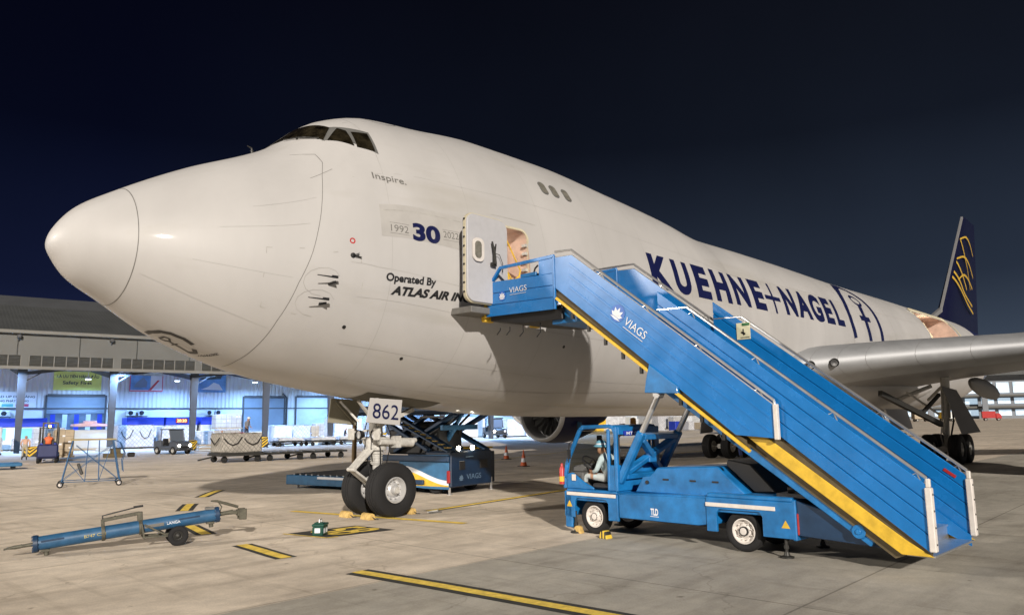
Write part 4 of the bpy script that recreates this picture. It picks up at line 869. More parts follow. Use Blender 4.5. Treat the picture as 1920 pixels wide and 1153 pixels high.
for yy, zz in ((3.9, 4.06),):
    mb = MB(); mb.box(1.985, 1.995, 3.38, 3.62, 3.70, 4.02)
wl = MB(); wl.box(1.915, 1.925, 3.42, 3.70, 3.66, 3.98); wn = st(wl, 'warning_sign', [mat('sign_cream', (.62, .60, .42), .6, var=.05)])
wl = MB(); wl.box(1.908, 1.914, 3.43, 3.58, 3.92, 3.97); st(wl, 'sign_heading', [mat('sign_green', (.02, .12, .04), .6, var=0)], parent=wn)
wl = MB(); wl.bar((1.91, 3.60, 3.80), (1.91, 3.52, 3.76), .006, .03); wl.bar((1.91, 3.56, 3.86), (1.91, 3.55, 3.74), .006, .02); wl.box(1.908, 1.914, 3.44, 3.62, 3.69, 3.70); st(wl, 'sign_figure', [M['black']], parent=wn)
mb = MB(); mb.bar((1.922, .14, 1.22), (1.922, .30, 1.335), .006, .045, up=(0, -.6, .8)); st(mb, 'red_sticker', [M['redpaint']])
# upper landing
mb = MB(); mb.box(-.05, 1.99, 6.45, 8.70, 4.48, 4.53); st(mb, 'platform_floor', [M['chrome']], .004)
mb = MB(); mb.prism(yz(.02, [(6.5, 4.47), (8.6, 4.47), (8.6, 4.36), (7.6, 4.22), (6.5, 4.20)]), (1.9, 0, 0)); st(mb, 'platform_frame', [M['black']], .01)
mb = MB(); mb.box(.1, 1.85, 5.9, 6.85, 4.12, 4.45); st(mb, 'landing_box', [M['blue2']], .012)
for k, (a, z) in enumerate(((7.2, 4.0), (7.7, 4.05), (8.1, 4.12), (8.4, 4.15))):
    mb = MB(); mb.tube([(.12, a, 4.2), (.10, a-.02, z), (.06, a+.05, z-.1)], .012, 6); st(mb, 'hanging_hose', [M['black']])
for s0 in (-.10, 2.0):
    p_ = planks(s0, .045, ((6.60, 4.40), (8.62, 4.45)), ((6.60, 5.14), (8.48, 5.21)), 3, .008, 'platform_panel')
    mb = MB(); mb.box(s0+.005, s0+.045, 6.60, 7.02, 5.15, 5.46); st(mb, 'platform_panel', [M['blue']], .006)
    mb = MB(); mb.bar((s0+.025, 6.60, 5.50), (s0+.025, 8.20, 5.49), .05, .07); mb.bar((s0+.025, 8.18, 5.49), (s0+.025, 8.46, 5.2), .05, .08, up=(1, 0, 0)); mb.box(s0, s0+.05, 6.58, 6.64, 4.4, 5.5); st(mb, 'platform_rail', [M['blue']], .006)
    mb = MB(); mb.box(s0+.0, s0+.05, 7.1, 7.55, 5.17, 5.25); st(mb, 'rail_tray', [M['blue2']], .01)
mb = MB(); mb.box(-.12, -.05, 8.62, 8.67, 4.44, 5.12); st(mb, 'edge_strip', [M['yellow']], .006)
for s0 in (.05, 1.6):
    mb = MB(); mb.box(s0-.1, s0+.2, 8.70, 8.86, 4.36, 4.50); st(mb, 'bumper_pad', [M['yellow']], .03)
mb = MB(); mb.box(.02, .2, 7.2, 7.35, 5.12, 5.25); mb.tube([(.05, 7.3, 5.25), (.05, 7.25, 5.36), (.02, 7.15, 5.4)], .02, 6); st(mb, 'control_box', [M['black']])
# lotus badge and lettering on both near panels
def lotus(mb, O, U, V, r):
    O, U, V = Vector(O), Vector(U).normalized(), Vector(V).normalized()
    for k in range(5):
        a = R(90+(k-2)*34); d = U*math.cos(a)+V*math.sin(a); n_ = U*math.cos(a+math.pi/2)+V*math.sin(a+math.pi/2); ln = r*(1.3, 1.25, 1.05)[abs(k-2)]; b = O-V*r*.55
        mb.add([b, b+d*ln*.55+n_*r*.24, b+d*ln, b+d*ln*.55-n_*r*.24], [(0, 1, 2, 3)], 0)
    for a0, a1 in ((.15, 2.9),):
        pass
    mb.add([O-V*r*.75-U*r*.9, O-V*r*.6-U*r*.3, O-V*r*.6+U*r*.3, O-V*r*.75+U*r*.9, O-V*r*.9], [(0, 1, 2, 3, 4)], 0)
X0 = -.122
mb = MB(); lotus(mb, (X0+.012, 8.10, 4.87), (0, -1, 0), (0, 0, 1), .10); txt_on(mb, 'VIAGS', (X0+.012, 7.88, 4.89), (0, -.52, 0), (0, 0, .12), 0); mb.box(X0+.0085, X0+.0125, 7.38, 7.86, 4.845, 4.853); st(mb, 'operator_badge', [M['textwhite']], smooth=0, recalc=False)
U_ = Vector((0, -.80, -.60)).normalized(); V_ = Vector((0, -.60, .80)).normalized(); X1 = -.100
mb = MB(); O_ = Vector((X1, 5.02, 4.15)); lotus(mb, O_, U_, V_, .15); P_ = O_+U_*.23-V_*.10; txt_on(mb, 'VIAGS', P_, U_*.56, V_*.15, 0); mb.bar(P_-V_*.05+U_*.02, P_-V_*.05+U_*.55, .004, .010, up=V_); st(mb, 'operator_badge', [M['textwhite']], smooth=0, recalc=False)
for (oo, u1, v1, r_) in (((X0+.0135, 8.10, 4.86), Vector((0, -1, 0)), Vector((0, 0, 1)), .115), ((X1+.002, 5.02, 4.14), U_, V_, .17)):
    mb = MB(); o1 = Vector(oo); mb.add([o1+u1*r_*math.cos(a)+v1*r_*math.sin(a)*.95 for a in [2*math.pi*k/20 for k in range(20)]], [tuple(range(20))])
    st(mb, 'badge_disc', [mat('badge_blue', (.010, .11, .46), .4)], smooth=0, recalc=False)
# tilting base frame and lift
for s0 in (.12, 1.70):
    mb = MB(); mb.bar((s0+.06, 4.15, 2.72), (s0+.06, .78, .40), .12, .20, up=(0, -.6, .8)); st(mb, 'base_beam', [M['blue2']], .012)
    mb = MB(); mb.prism(yz(-.13 if s0 < 1 else s0-.06, [(4.43, 2.86), (4.35, 3.15), (3.78, 2.74), (3.78, 2.60), (4.47, 2.64)]), (.42 if s0 < 1 else .34, 0, 0)); st(mb, 'lift_bracket', [M['blue2']], .012)
    mb = MB(); mb.cyl((s0-.03, .98, .52), (s0+.15, .98, .52), .10, 16); mb.cyl((s0-.05, .98, .52), (s0+.17, .98, .52), .04, 10); st(mb, 'pivot_pin', [M['blue2']], .006)
for s0 in (.32, 1.55):
    t_ = Vector((s0, 4.47, 2.62)); b_ = Vector((s0, 5.42, 1.0)); md = t_+(b_-t_)*.44
    mb = MB(); mb.cyl(t_, md, .055, 14); mb.cyl(t_-Vector((.08, 0, 0)), t_+Vector((.08, 0, 0)), .075, 12); st(mb, 'ram_rod', [M['steel']])
    mb = MB(); mb.bar(md-(b_-md)*.04, b_, .15, .15, up=(1, 0, 0)); st(mb, 'ram_sleeve', [M['blue2']], .03)
a0 = Vector((.40, 4.98, 1.75)); 
def ydir(z): return 4.47+(2.62-z)*.586
mb = MB()
zt_, zb_ = 1.86, 1.12
for p, q in (((.4, zt_), (1.5, zt_)), ((.4, zb_), (1.5, zb_)), ((.4, zt_-.05), (1.5, zb_+.08)), ((.4, zb_+.08), (1.5, zt_-.05))): mb.bar((p[0], ydir(p[1]), p[1]), (q[0], ydir(q[1]), q[1]), .10, .14, up=(0, 1, .3))
mb.box(.83, 1.07, ydir(1.5)-.05, ydir(1.5)+.05, 1.36, 1.62); st(mb, 'lift_cross_brace', [M['blue2']], .012)
# chassis
mb = MB(); mb.prism(yz(.22, [(6.60, .72), (6.60, .78), (2.0, .92), (2.0, .62), (3.4, .62), (3.4, .40), (5.38, .40), (5.38, .62), (6.60, .62)]), (1.45, 0, 0)); st(mb, 'chassis', [M['blue2']], .015)
mb = MB(); mb.prism(yz(.20, [(5.37, .37), (5.37, .80), (3.52, .84), (3.52, .40), (3.7, .37)]), (.05, 0, 0)); sk = st(mb, 'side_skirt', [M['blue2']], .012)
mb = MB(); txt_on(mb, 'TLD', (.196, 4.66, .47), (0, -.16, 0), (0, 0, .12), 0, bold=.04); mb.box(.194, .197, 4.49, 4.67, .445, .455); st(mb, 'maker_lettering', [M['textwhite']], parent=sk, smooth=0, recalc=False)
def fender(y0, y1, zt, yw, zlo, s0, s1, rr=.40, name='fender'):
    """outer side plate with a round wheel opening"""
    arc = [(yw+.41, zlo), (yw+.41, .60), (yw+.36, .67), (yw-.36, .67), (yw-.41, .60), (yw-.41, zlo)]
    P = [(y1, zlo), (y1, zt), (y0, zt), (y0, zlo)]+arc[::-1]
    mb = MB(); mb.prism(yz(s0, P), (s1-s0, 0, 0)); return st(mb, name, [M['blue2']], .008)
fender(5.38, 6.62, .78, 6.02, .30, .18, .24); fender(2.0, 3.52, .86, 2.92, .30, .18, .24)
fender(5.38, 6.62, .78, 6.02, .30, 1.64, 1.70); fender(2.0, 3.52, .86, 2.92, .30, 1.64, 1.70)
mb = MB(); mb.box(.18, 1.70, 5.40, 6.64, .78, .84); mb.box(.18, .30, 6.50, 6.68, .10, .78); mb.box(1.58, 1.70, 6.50, 6.68, .10, .78); mb.box(.18, 1.70, 6.60, 6.70, .30, .80); st(mb, 'front_bumper', [M['blue2']], .02)
mb = MB(); mb.box(.18, 1.70, 2.0, 3.5, .86, .93); mb.box(.18, 1.7, 1.95, 2.02, .28, .9); st(mb, 'rear_deck', [M['blue2']], .015)
for y0, y1, z in ((5.42, 6.62, .765), (2.28, 3.52, .755)):
    mb = MB(); mb.box(.165, .185, y0, y1, z-.045, z+.02); st(mb, 'reflective_strip', [M['postwhite']], .004)
# engine cover
mb = MB(); mb.prism(yz(.36, [(5.10, .84), (4.92, 1.14), (4.74, 1.16), (4.60, 1.30), (3.36, 1.36), (3.20, 1.20), (2.84, .90), (2.84, .84)]), (1.15, 0, 0)); hood = st(mb, 'engine_cover', [M['blue2']], .02)
for y in (4.42, 3.86, 3.42):
    mb = MB(); mb.box(.35, .365, y-.06, y+.06, 1.08, 1.11); st(mb, 'cover_latch', [M['black']], parent=hood)
mb = MB(); mb.cyl((.34, 4.82, 1.03), (.37, 4.82, 1.03), .035, 12); st(mb, 'fuel_cap', [M['black']], parent=hood)
mb = MB(); mb.prism(yz(.62, [(3.35, 1.36), (3.32, 1.47), (2.9, 1.40), (2.45, .95), (2.84, .93)]), (.85, 0, 0)); st(mb, 'engine_duct', [M['black']], .02)
mb = MB(); mb.prism(yz(.22, [(2.0, .90), (2.0, .36), (.70, .30), (.62, .40), (.9, .62)]), (.09, 0, 0)); mb.prism(yz(1.55, [(2.0, .90), (2.0, .36), (.70, .30), (.62, .40), (.9, .62)]), (.09, 0, 0)); mb.box(.3, 1.55, .9, 2.0, .33, .39); st(mb, 'rear_frame', [M['darkblue']], .012)
mb = MB(); mb.box(.30, 1.5, 1.0, 2.3, .92, .98); mb.tube([(.5, 2.2, 1.02), (.6, 1.7, 1.08), (.8, 1.2, 1.0), (1.2, 1.0, .96)], .05, 8); st(mb, 'rear_hoses', [M['black']])
for s0 in (.30, 1.36):
    for y in (6.05, 2.92):
        mt = wheel(ST, (s0+.10, y, .33), .33, .22, .205, (1, 0, 0), M['postwhite'])
mb = MB(); mb.cyl((.3, 6.05, .33), (1.56, 6.05, .33), .07, 10); mb.cyl((.3, 2.92, .33), (1.56, 2.92, .33), .08, 10); mb.box(.6, 1.3, 2.1, 5.6, .30, .42); st(mb, 'axle_frame', [M['black']])
for s0, y in ((.22, 6.44), (.26, 2.17), (1.6, 6.44), (1.6, 2.17)):
    mb = MB(); mb.cyl((s0, y, .03), (s0, y, .42), .025, 10); mb.lathe([(0, .11), (.02, .11), (.035, .05), (.09, .035)], (s0, y, .004), (0, 0, 1), 18); mb.lathe([(0, .04), (.06, .04)], (s0, y, .14), (0, 0, 1), 10); st(mb, 'jack_leg', [M['darksteel']])
for s0 in (.20, 1.58):
    mb = MB(); mb.box(s0, s0+.10, 1.92, 1.96, .36, .70); st(mb, 'rear_lamp', [M['red']], .02)
for y, z in ((6.56, .50), (2.12, .46)):
    mb = MB(); mb.prism([(.176, y-.07, z), (.176, y+.07, z), (.176, y, z+.12)], (.006, 0, 0), 0); st(mb, 'hazard_triangle', [M['yellow']])
# cab
def pt(y, z, s0=.20): return (s0, y, z)
mb = MB(); cabL = [(6.70, .84), (6.70, 1.05), (6.62, 1.40), (6.30, 1.98), (6.20, 2.03), (5.58, 2.05), (5.47, 2.02), (5.42, 1.9), (5.42, .84)]
th_ = .075
for s0 in (.20, 1.55):
    P = yz(s0+.04, cabL)
    for a, b in zip(P[:-1], P[1:]): mb.bar(a, b, th_, th_, up=(1, 0, 0))
    mb.bar((s0+.04, 5.60, .84), (s0+.04, 5.60, 2.0), .06, .06, up=(1, 0, 0))
    mb.prism(yz(s0+.02, [(6.68, .84), (6.68, 1.12), (6.50, 1.15), (6.22, .98), (5.98, .88), (5.98, .84)]), (.05, 0, 0))
    mb.prism(yz(s0+.02, [(5.62, .84), (5.62, 1.32), (5.44, 1.32), (5.44, .84)]), (.05, 0, 0))
mb.box(.22, 1.60, 6.62, 6.70, .84, 1.12); mb.box(.20, 1.62, 5.47, 6.25, 2.02, 2.07)
st(mb, 'cab_frame', [M['blue2']], .015)
mb = MB(); W0, W1, Z0, Z1 = .27, 1.42, 1.34, 1.88
mb.box(.20, 1.62, 5.38, 5.44, .84, Z0); mb.box(.20, W0, 5.38, 5.44, Z0, 2.04); mb.box(W1, 1.62, 5.38, 5.44, Z0, 2.04); mb.box(W0, W1, 5.38, 5.44, Z1, 2.04); st(mb, 'cab_rear_wall', [M['blue2']], .01)
glz = mat('clear_glass', (.55, .6, .6), .02, var=0); glz.node_tree.nodes['Principled BSDF'].inputs['Transmission Weight'].default_value = 1; glz.node_tree.nodes['Principled BSDF'].inputs['IOR'].default_value = 1.05
mb = MB(); mb.prism(yz(.28, [(6.655, 1.14), (6.60, 1.40), (6.29, 1.96), (6.285, 1.955), (6.59, 1.39), (6.648, 1.14)]), (1.25, 0, 0)); st(mb, 'windscreen', [glz])
mb = MB()
for a, b in (((W0, Z0), (W1, Z0)), ((W1, Z0), (W1, Z1)), ((W1, Z1), (W0, Z1)), ((W0, Z1), (W0, Z0))): mb.bar((a[0], 5.375, a[1]), (b[0], 5.375, b[1]), .03, .03, up=(0, 1, 0))
st(mb, 'rear_window_seal', [M['black']], .006)
mb = MB(); mb.box(.42, .98, 5.33, 5.385, 1.87, 1.96); npl = st(mb, 'fleet_plate', [M['royal']], .004)
mb = MB(); txt_on(mb, 'MT 070', (.46, 5.327, 1.885), (.48, 0, 0), (0, 0, .06), 0, bold=.02); st(mb, 'fleet_number', [M['textwhite']], parent=npl, smooth=0, recalc=False)
mb = MB(); mb.box(.32, 1.30, 5.52, 5.62, .92, 1.42); mb.box(.30, 1.45, 5.56, 6.08, .86, .96); st(mb, 'cab_seat', [M['seat']], .03)
mb = MB(); mb.box(.28, 1.5, 6.28, 6.62, .84, 1.16); mb.prism(yz(.32, [(6.58, 1.16), (6.3, 1.16), (6.24, 1.26), (6.34, 1.32), (6.58, 1.26)]), (.95, 0, 0)); st(mb, 'dashboard', [mat('dash_grey', (.09, .09, .088), .6)], .02)
mb = MB(); c_ = Vector((.50, 6.27, 1.33)); n_ = Vector((0, -.72, .69)).normalized(); a1 = Vector((1, 0, 0)); b1 = n_.cross(a1)
ring = [c_+.18*(a1*math.cos(t)+b1*math.sin(t)) for t in [2*math.pi*k/24 for k in range(25)]]; mb.tube(ring, .016, 6, cap=False)
for t in (0.5, 2.6, 4.71): mb.cyl(c_-n_*.03, c_+.18*(a1*math.cos(t)+b1*math.sin(t)), .012, 6)
mb.cyl(c_-n_*.03, Vector((.50, 6.55, 1.12)), .03, 8); st(mb, 'steering_wheel', [M['black']])
mb = MB(); mb.tube([(.24, 6.42, 1.80), (.14, 6.50, 1.72), (.12, 6.5, 1.55), (.13, 6.52, 1.35)], .012, 6); mb.prism([(.10, 6.50, 1.60), (.16, 6.48, 1.60), (.16, 6.48, 1.42), (.10, 6.50, 1.42)], (0, .03, 0)); st(mb, 'side_mirror', [M['black']])
mb = MB(); mb.box(.80, .95, 6.30, 6.34, 1.60, 1.86); st(mb, 'sun_visor', [M['black']], .01)
mb = MB(); mb.box(.195, .203, 6.40, 6.50, 1.0, 1.12); st(mb, 'notice', [M['postwhite']])
mb = MB(); mb.lathe([(0, .055), (.30, .055), (.34, .03), (.40, .025), (.41, 0)], (.20, 6.76, .92), (0, 0, 1), 16); fe = st(mb, 'fire_extinguisher', [M['redpaint']])
mb = MB(); mb.lathe([(.05, .057), (.15, .057)], (.20, 6.76, .92), (0, 0, 1), 16); st(mb, 'extinguisher_label', [M['yellow']], parent=fe)
mb = MB(); mb.lathe([(0, .06), (.05, .06), (.12, .055), (.14, 0)], (.95, 5.52, 2.075), (0, 0, 1), 14); st(mb, 'roof_beacon', [mat('amber_lens', (.5, .2, .02), .2)])
# driver, seated and looking down at a phone
J = dict(pelvis=(.62, 5.66, 1.13), belly=(.62, 5.68, 1.27), chest=(.62, 5.72, 1.43), neck=(.62, 5.77, 1.56), chin=(.62, 5.83, 1.59), head=(.62, 5.85, 1.66), crown=(.62, 5.83, 1.75),
         shL=(.45, 5.72, 1.48), elL=(.38, 5.80, 1.24), wrL=(.50, 6.00, 1.20), paL=(.545, 6.06, 1.22), shR=(.79, 5.72, 1.48), elR=(.84, 5.80, 1.24), wrR=(.72, 6.00, 1.20), paR=(.69, 6.06, 1.22),
         hiL=(.52, 5.70, 1.10), knL=(.48, 6.12, 1.14), anL=(.48, 6.20, .93), toL=(.48, 6.32, .90), hiR=(.72, 5.70, 1.10), knR=(.76, 6.12, 1.14), anR=(.76, 6.20, .93), toR=(.76, 6.32, .90), face=(0, .85, -.5))
J = {k: (Vector(v)-Vector((.62, 5.7, .84))) for k, v in J.items()}; J['face'] = Vector((0, .85, -.5))
bpy.context.view_layer.update(); dw = ST.matrix_world @ Vector((.50, 5.83, .80))
def hat(o, hd, fd, hu, m, brim=.15, dome=.115, hh=.10):
    mb = MB(); mb.lathe([(-.02, dome*.2), (-.02, brim), (-.005, brim+.004), (.02, dome), (.06, dome*.96), (hh, dome*.6), (hh+.015, 0)], hd+hu*.05, hu, 20); h = mb.build('hat', [m], o); return h
o, hd, fd, hu, hs = person('person', 'driver in a blue bucket hat sitting in the stairs truck cab', J, [M['shirt'], mat('pale_trousers', (.46, .50, .50), .85, var=.15), M['skin'], M['seat']], dw, R(-2))
h_ = hat(o, hd, fd, hu, M['hatblue']); mb = MB(); mb.lathe([(.022, .1155), (.05, .114)], hd+hu*.05, hu, 20); mb.build('hat_band', [M['textwhite']], h_)
mb = MB(); mb.box(-.03, .03, .36, .48, .40, .41); ph = mb.build('phone', [M['red']], None, .004); ph.location = dw; ph.rotation_euler = (0, 0, R(-2)); tag(ph, 'small phone held over the lap of the stairs truck driver', 'phone')
# ------------------------------------------------------------------ tow bar
ta = R(106.49-90)   # local x along the bar
TB = thing('tow_bar', 'blue tow bar on two small wheels lying on the apron', 'tow bar', (.669, .133, 0), -ta)
def tb(mb, name, m, bev=0., parent=None, recalc=True): return mb.build(name, m, parent or TB, bev, 35, recalc)
a_, b_ = Vector((-.13, 0, .205)), Vector((2.80, 0, .485)); d_ = (b_-a_).normalized(); u_ = Vector((-d_.z, 0, d_.x))
mb = MB(); mb.cyl(a_, b_, .118, 28); tube_ = tb(mb, 'bar_tube', [mat('towbar_blue', (.025, .10, .21), .42, var=.25, vs=6)])
for p, s1 in ((a_, 1), (b_, -1)):
    mb = MB(); mb.cyl(p-d_*.04, p+d_*.03, .145, 28)
    for k in range(10):
        t = 2*math.pi*k/10; q = p+.128*(u_*math.sin(t)+Vector((0, 1, 0))*math.cos(t)); mb.cyl(q-d_*.06, q+d_*.045, .014, 6)
    tb(mb, 'end_flange', [M['darkblue']], .004)
for a, b in ((.08, .42), (2.25, 2.62)):
    mb = MB(); p = a_+d_*a; q = a_+d_*b; mb.bar(p+Vector((0, -.113, 0))+u_*.035, q+Vector((0, -.113, 0))+u_*.035, .014, .03); tb(mb, 'side_cleat', [M['darkblue']], .003)
def bar_text(s_, a, ln, h, m, up_=.0):
    mb = MB(); v, f, r = txt(s_, bold=.02); vs = []
    for x, y in v:
        t = up_+(y-.5)*h/.118; p = a_+d_*(a+x*ln); vs.append(p+.1195*(u_*math.sin(t)+Vector((0, -1, 0))*math.cos(t)))
    mb.add(vs, f); return tb(mb, 'lettering', m, recalc=False)
bar_text('B747 CIM', .72, .34, .05, [mat('faded_yellow', (.42, .36, .14), .7, var=.3, vs=20)]); bar_text('LANGA', 2.05, .23, .05, [M['textwhite']])
mb = MB(); p = a_+d_*1.68; q = a_+d_*2.0; mb.bar(p+Vector((0, -.118, 0)), q+Vector((0, -.118, 0)), .006, .055); tb(mb, 'data_plate', [M['seam']])
mb = MB(); mb.tube([a_-d_*.03, a_-d_*.18, a_-d_*.30, a_-d_*.42], [.035, .03, .035, .02], 8); mb.bar(a_-d_*.2+Vector((0, 0, .02)), a_-d_*.46+Vector((0, 0, -.01)), .05, .03); tb(mb, 'tow_eye', [M['olive']], .004)
for p, nm_ in ((a_+d_*.15, 0), (b_-d_*.12, 1)):
    mb = MB(); mb.cyl(p-u_*.11, p-u_*.215, .04, 12); mb.box(p.x-.07, p.x+.07, -.06, .06, p.z-.15, p.z-.11); tb(mb, 'support_foot', [M['olive']], .004)
cl = lambda t: a_+d_*t
mb = MB()
for t in (1.02, 1.62): c = cl(t); mb.lathe([(-.03, .122), (-.03, .137), (.03, .137), (.03, .122)], c, d_, 24)
c0 = cl(1.02); c1 = cl(1.62); mb.bar(c0+u_*.12, c0+u_*.24, .06); mb.bar(c1+u_*.10, c1+u_*.27, .09); mb.bar(c0+u_*.22, c1+u_*.25, .07, .06); tb(mb, 'lift_frame', [M['olive']], .006)
mb = MB(); mb.tube([c0+u_*.22, c0+u_*.30, c0+u_*.31+d_*.08, c1+u_*.37+d_*.02], .013, 8); mb.tube([c1+u_*.37-d_*.1, c1+u_*.37+d_*.06], .02, 8); mb.cyl(c0+u_*.27+d_*.2, c0+u_*.2+d_*.2, .015, 6); tb(mb, 'pump_handle', [M['black']])
mb = MB()
for y in (-.15, .15): mb.bar(c1+Vector((0, y, .08)), c1+Vector((.06, y, -.20)), .03, .09, up=(0, 1, 0)); mb.bar(c1+Vector((.03, y, -.17)), Vector((2.06, y, .18)), .03, .07, up=(0, 1, 0)); mb.bar(c1+Vector((.05, y, .05)), Vector((1.90, y, .2)), .03, .05, up=(0, 1, 0))
mb.cyl((2.08, -.24, .175), (2.08, .24, .175), .025, 10); tb(mb, 'wheel_arm', [M['olive']], .005)
for y in (-.22, .22): wheel(TB, (2.10, y, .175), .175, .085, .085, (0, 1, 0), M['darksteel'])
h0 = b_+d_*.03
mb = MB(); mb.tube([h0, h0+d_*.14, h0+d_*.26], [.045, .04, .05], 10); mb.bar(h0+d_*.2, h0+d_*.42-u_*.03, .09, .07); mb.box(h0.x+.36, h0.x+.50, -.11, -.06, h0.z-.12, h0.z+.08); mb.box(h0.x+.36, h0.x+.50, .06, .11, h0.z-.12, h0.z+.08); mb.box(h0.x+.33, h0.x+.40, -.1, .1, h0.z-.05, h0.z+.06); tb(mb, 'coupling_head', [M['olive']], .008)
mb = MB(); mb.tube([h0+d_*.36+u_*.08, h0+d_*.16+u_*.17, h0-d_*.02+u_*.25, h0-d_*.13+u_*.27], [.025, .028, .022, .014], 8); mb.tube([h0+d_*.02+u_*.04, h0+d_*.06+u_*.13, h0+d_*.01+u_*.22], .012, 6); tb(mb, 'release_lever', [M['olive']])
mb = MB(); mb.box(b_.x-.22, b_.x-.06, -.06, .06, b_.z+.10, b_.z+.15); tb(mb, 'top_block', [M['seam']], .006)
# ------------------------------------------------------------------ chocks, cones, green box
def chock(loc, rz, ln, m, label, grp=None):
    o = thing('wheel_chock', label, 'wheel chock', loc, R(rz), grp); mb = MB(); mb.prism([(-.10, -ln/2, 0), (.10, -ln/2, 0), (.055, -ln/2, .12), (.0, -ln/2, .145), (-.055, -ln/2, .12)], (0, ln, 0)); c = mb.build('chock_block', [m], o, .008)
    mb = MB(); mb.tube([(0, -ln/2, .06), (.04, -ln/2-.05, .02), (.1, -ln/2-.10, .012), (.12, -ln/2-.02, .012)], .010, 6); mb.build('rope', [M['darksteel']], o); return o
chock((7.02, .36, 0), -4, .38, M['chock'], 'pale yellow chock in front of the inner nose wheel', 'nose wheel chocks')
chock((7.08, -.40, 0), -4, .38, M['chock'], 'pale yellow chock in front of the outer nose wheel', 'nose wheel chocks')
chock((8.34, -.36, 0), 4, .30, M['chock'], 'yellow chock behind the outer nose wheel', 'nose wheel chocks')
chock((8.10, -6.33, 0), 84, .17, M['stripe'], 'black and yellow striped chock behind the stairs truck front wheel', 'truck chocks')
chock((8.33, -5.52, 0), 84, .12, M['chock'], 'plain yellow chock ahead of the stairs truck front wheel', 'truck chocks')
pd = thing('chock_rope', 'grey rope and pad lying behind the nose wheels', 'rope', (8.75, -.55, 0)); mb = MB(); mb.tube([(0, 0, .012), (.2, .1, .012), (.35, .05, .012), (.5, .2, .012)], .018, 6); mb.build('rope_line', [M['geargrey']], pd); mb = MB(); mb.box(-.1, .25, -.25, -.12, 0, .03); mb.build('pad', [M['seam']], pd, .01)
def cone(loc, label):
    o = thing('traffic_cone', label, 'traffic cone', loc, 0, 'traffic cones'); mb = MB(); mb.lathe([(0, .02), (0, .17), (.18, .13), (.181, .132)], (0, 0, .03), (0, 0, 1), 16); mb.lathe([(.36, .095), (.5, .065), (.52, .061), (.74, .02), (.75, 0)], (0, 0, .03), (0, 0, 1), 16); mb.build('cone_body', [M['orange']], o)
    mb = MB(); mb.lathe([(.18, .133), (.36, .096)], (0, 0, .03), (0, 0, 1), 16); mb.build('white_band', [M['textwhite']], o); mb = MB(); mb.box(-.22, .22, -.22, .22, 0, .035); mb.build('base', [M['darksteel']], o, .01); return o
cone((24.0, 10.1, 0), 'orange cone standing alone between loader and stairs truck'); cone((28.6, 15.6, 0), 'orange cone partly hidden behind the cargo loader end')
GB = thing('toolbox', 'dark green lidded box with white labels on the black stand marking', 'box', (5.02, -1.63, 0), R(40))
mb = MB(); mb.prism([(-.15, -.10, 0), (.15, -.10, 0), (.17, -.11, .18), (-.17, -.11, .18)], (0, .22, 0)); mb.build('body', [M['green']], GB, .015)
mb = MB(); mb.box(-.18, .18, -.12, .12, .18, .225); mb.box(-.14, .02, -.09, .09, .225, .25); mb.build('lid', [M['green']], GB, .012)
mb = MB(); mb.tube([(-.08, 0, .24), (-.08, 0, .30), (.06, 0, .30), (.06, 0, .24)], .014, 6); mb.build('handle', [M['steel']], GB)
for x in (-.07, .08):
    mb = MB(); mb.box(x-.045, x+.045, -.112, -.106, .05, .14); mb.build('label_patch', [M['textwhite']], GB)
mb = MB(); mb.box(-.176, -.168, -.05, .06, .06, .15); mb.build('label_patch', [M['textwhite']], GB)
# ------------------------------------------------------------------ cargo loader under the nose
LA = R(99)      # long axis heading
LO = thing('cargo_loader', 'dark blue scissor lift cargo loader behind the nose wheels', 'cargo loader', (11.77, 2.17, 0), LA-math.pi/2)
def lo_(mb, name, m, bev=.012, parent=None, recalc=True): return mb.build(name, [M[m]] if isinstance(m, str) else m, parent or LO, bev, 35, recalc)
# local: y along the loader away from camera-right end, x to the right
mb = MB(); mb.box(.30, 2.40, .02, 1.05, .22, 1.28); eb = lo_(mb, 'engine_housing', [mat('housing_shade_navy', (.006, .022, .056), .45, var=.25, vs=3)], .03)  # loader blue darkened, putting the aircraft's shadow into the paint
mb = MB(); mb.box(2.40, 2.72, .12, .95, .24, 1.22); lo_(mb, 'side_locker', [mat('locker_shade_navy', (.005, .018, .045), .45, var=.25, vs=3)], .02, eb)  # same shadow put into the locker colour
for a, b in ((.70, .98), (1.75, 2.15)):
    mb = MB(); mb.box(a, b, .0, .03, .72, .98); lo_(mb, 'grille', 'black', .006, eb)
mb = MB(); txt_on(mb, 'VIAGS', (1.05, .005, .42), (.75, 0, 0), (0, 0, .16)); lotus(mb, (.78, .005, .5), (1, 0, 0), (0, 0, 1), .12); txt_on(mb, 'COBUS', (.95, .005, 1.10), (.0, 0, 0), (0, 0, .0)) if False else None; mb.box(1.0, 1.4, -.001, .006, 1.08, 1.12); lo_(mb, 'faded_lettering', [mat('faded_ink', (.10, .16, .24), .6)], 0, eb, False)
mb = MB(); mb.prism([(.28, .10, .16), (.28, .10, 1.20), (.28, 2.1, 1.14), (.28, 2.1, .22), (.28, 1.0, .16)], (.03, 0, 0)); sp = lo_(mb, 'side_panel', 'midblue', .01)
mb = MB(); P = [(.1+1.9*k/14, .42+.42*(.5-.5*math.cos(math.pi*k/14)) if k < 15 else 0) for k in range(15)]; mb.add([(.276, y, z) for y, z in P]+[(.276, y, z-.14) for y, z in P], [(i, i+1, 16+i, 15+i) for i in range(14)]); lo_(mb, 'white_swoosh', 'textwhite', 0, sp, False)
mb = MB(); mb.add([(.277, y, z-.14) for y, z in P]+[(.277, y, .24) for y, z in P], [(i, i+1, 16+i, 15+i) for i in range(14)]); lo_(mb, 'yellow_swoosh', 'yellow', 0, sp, False)
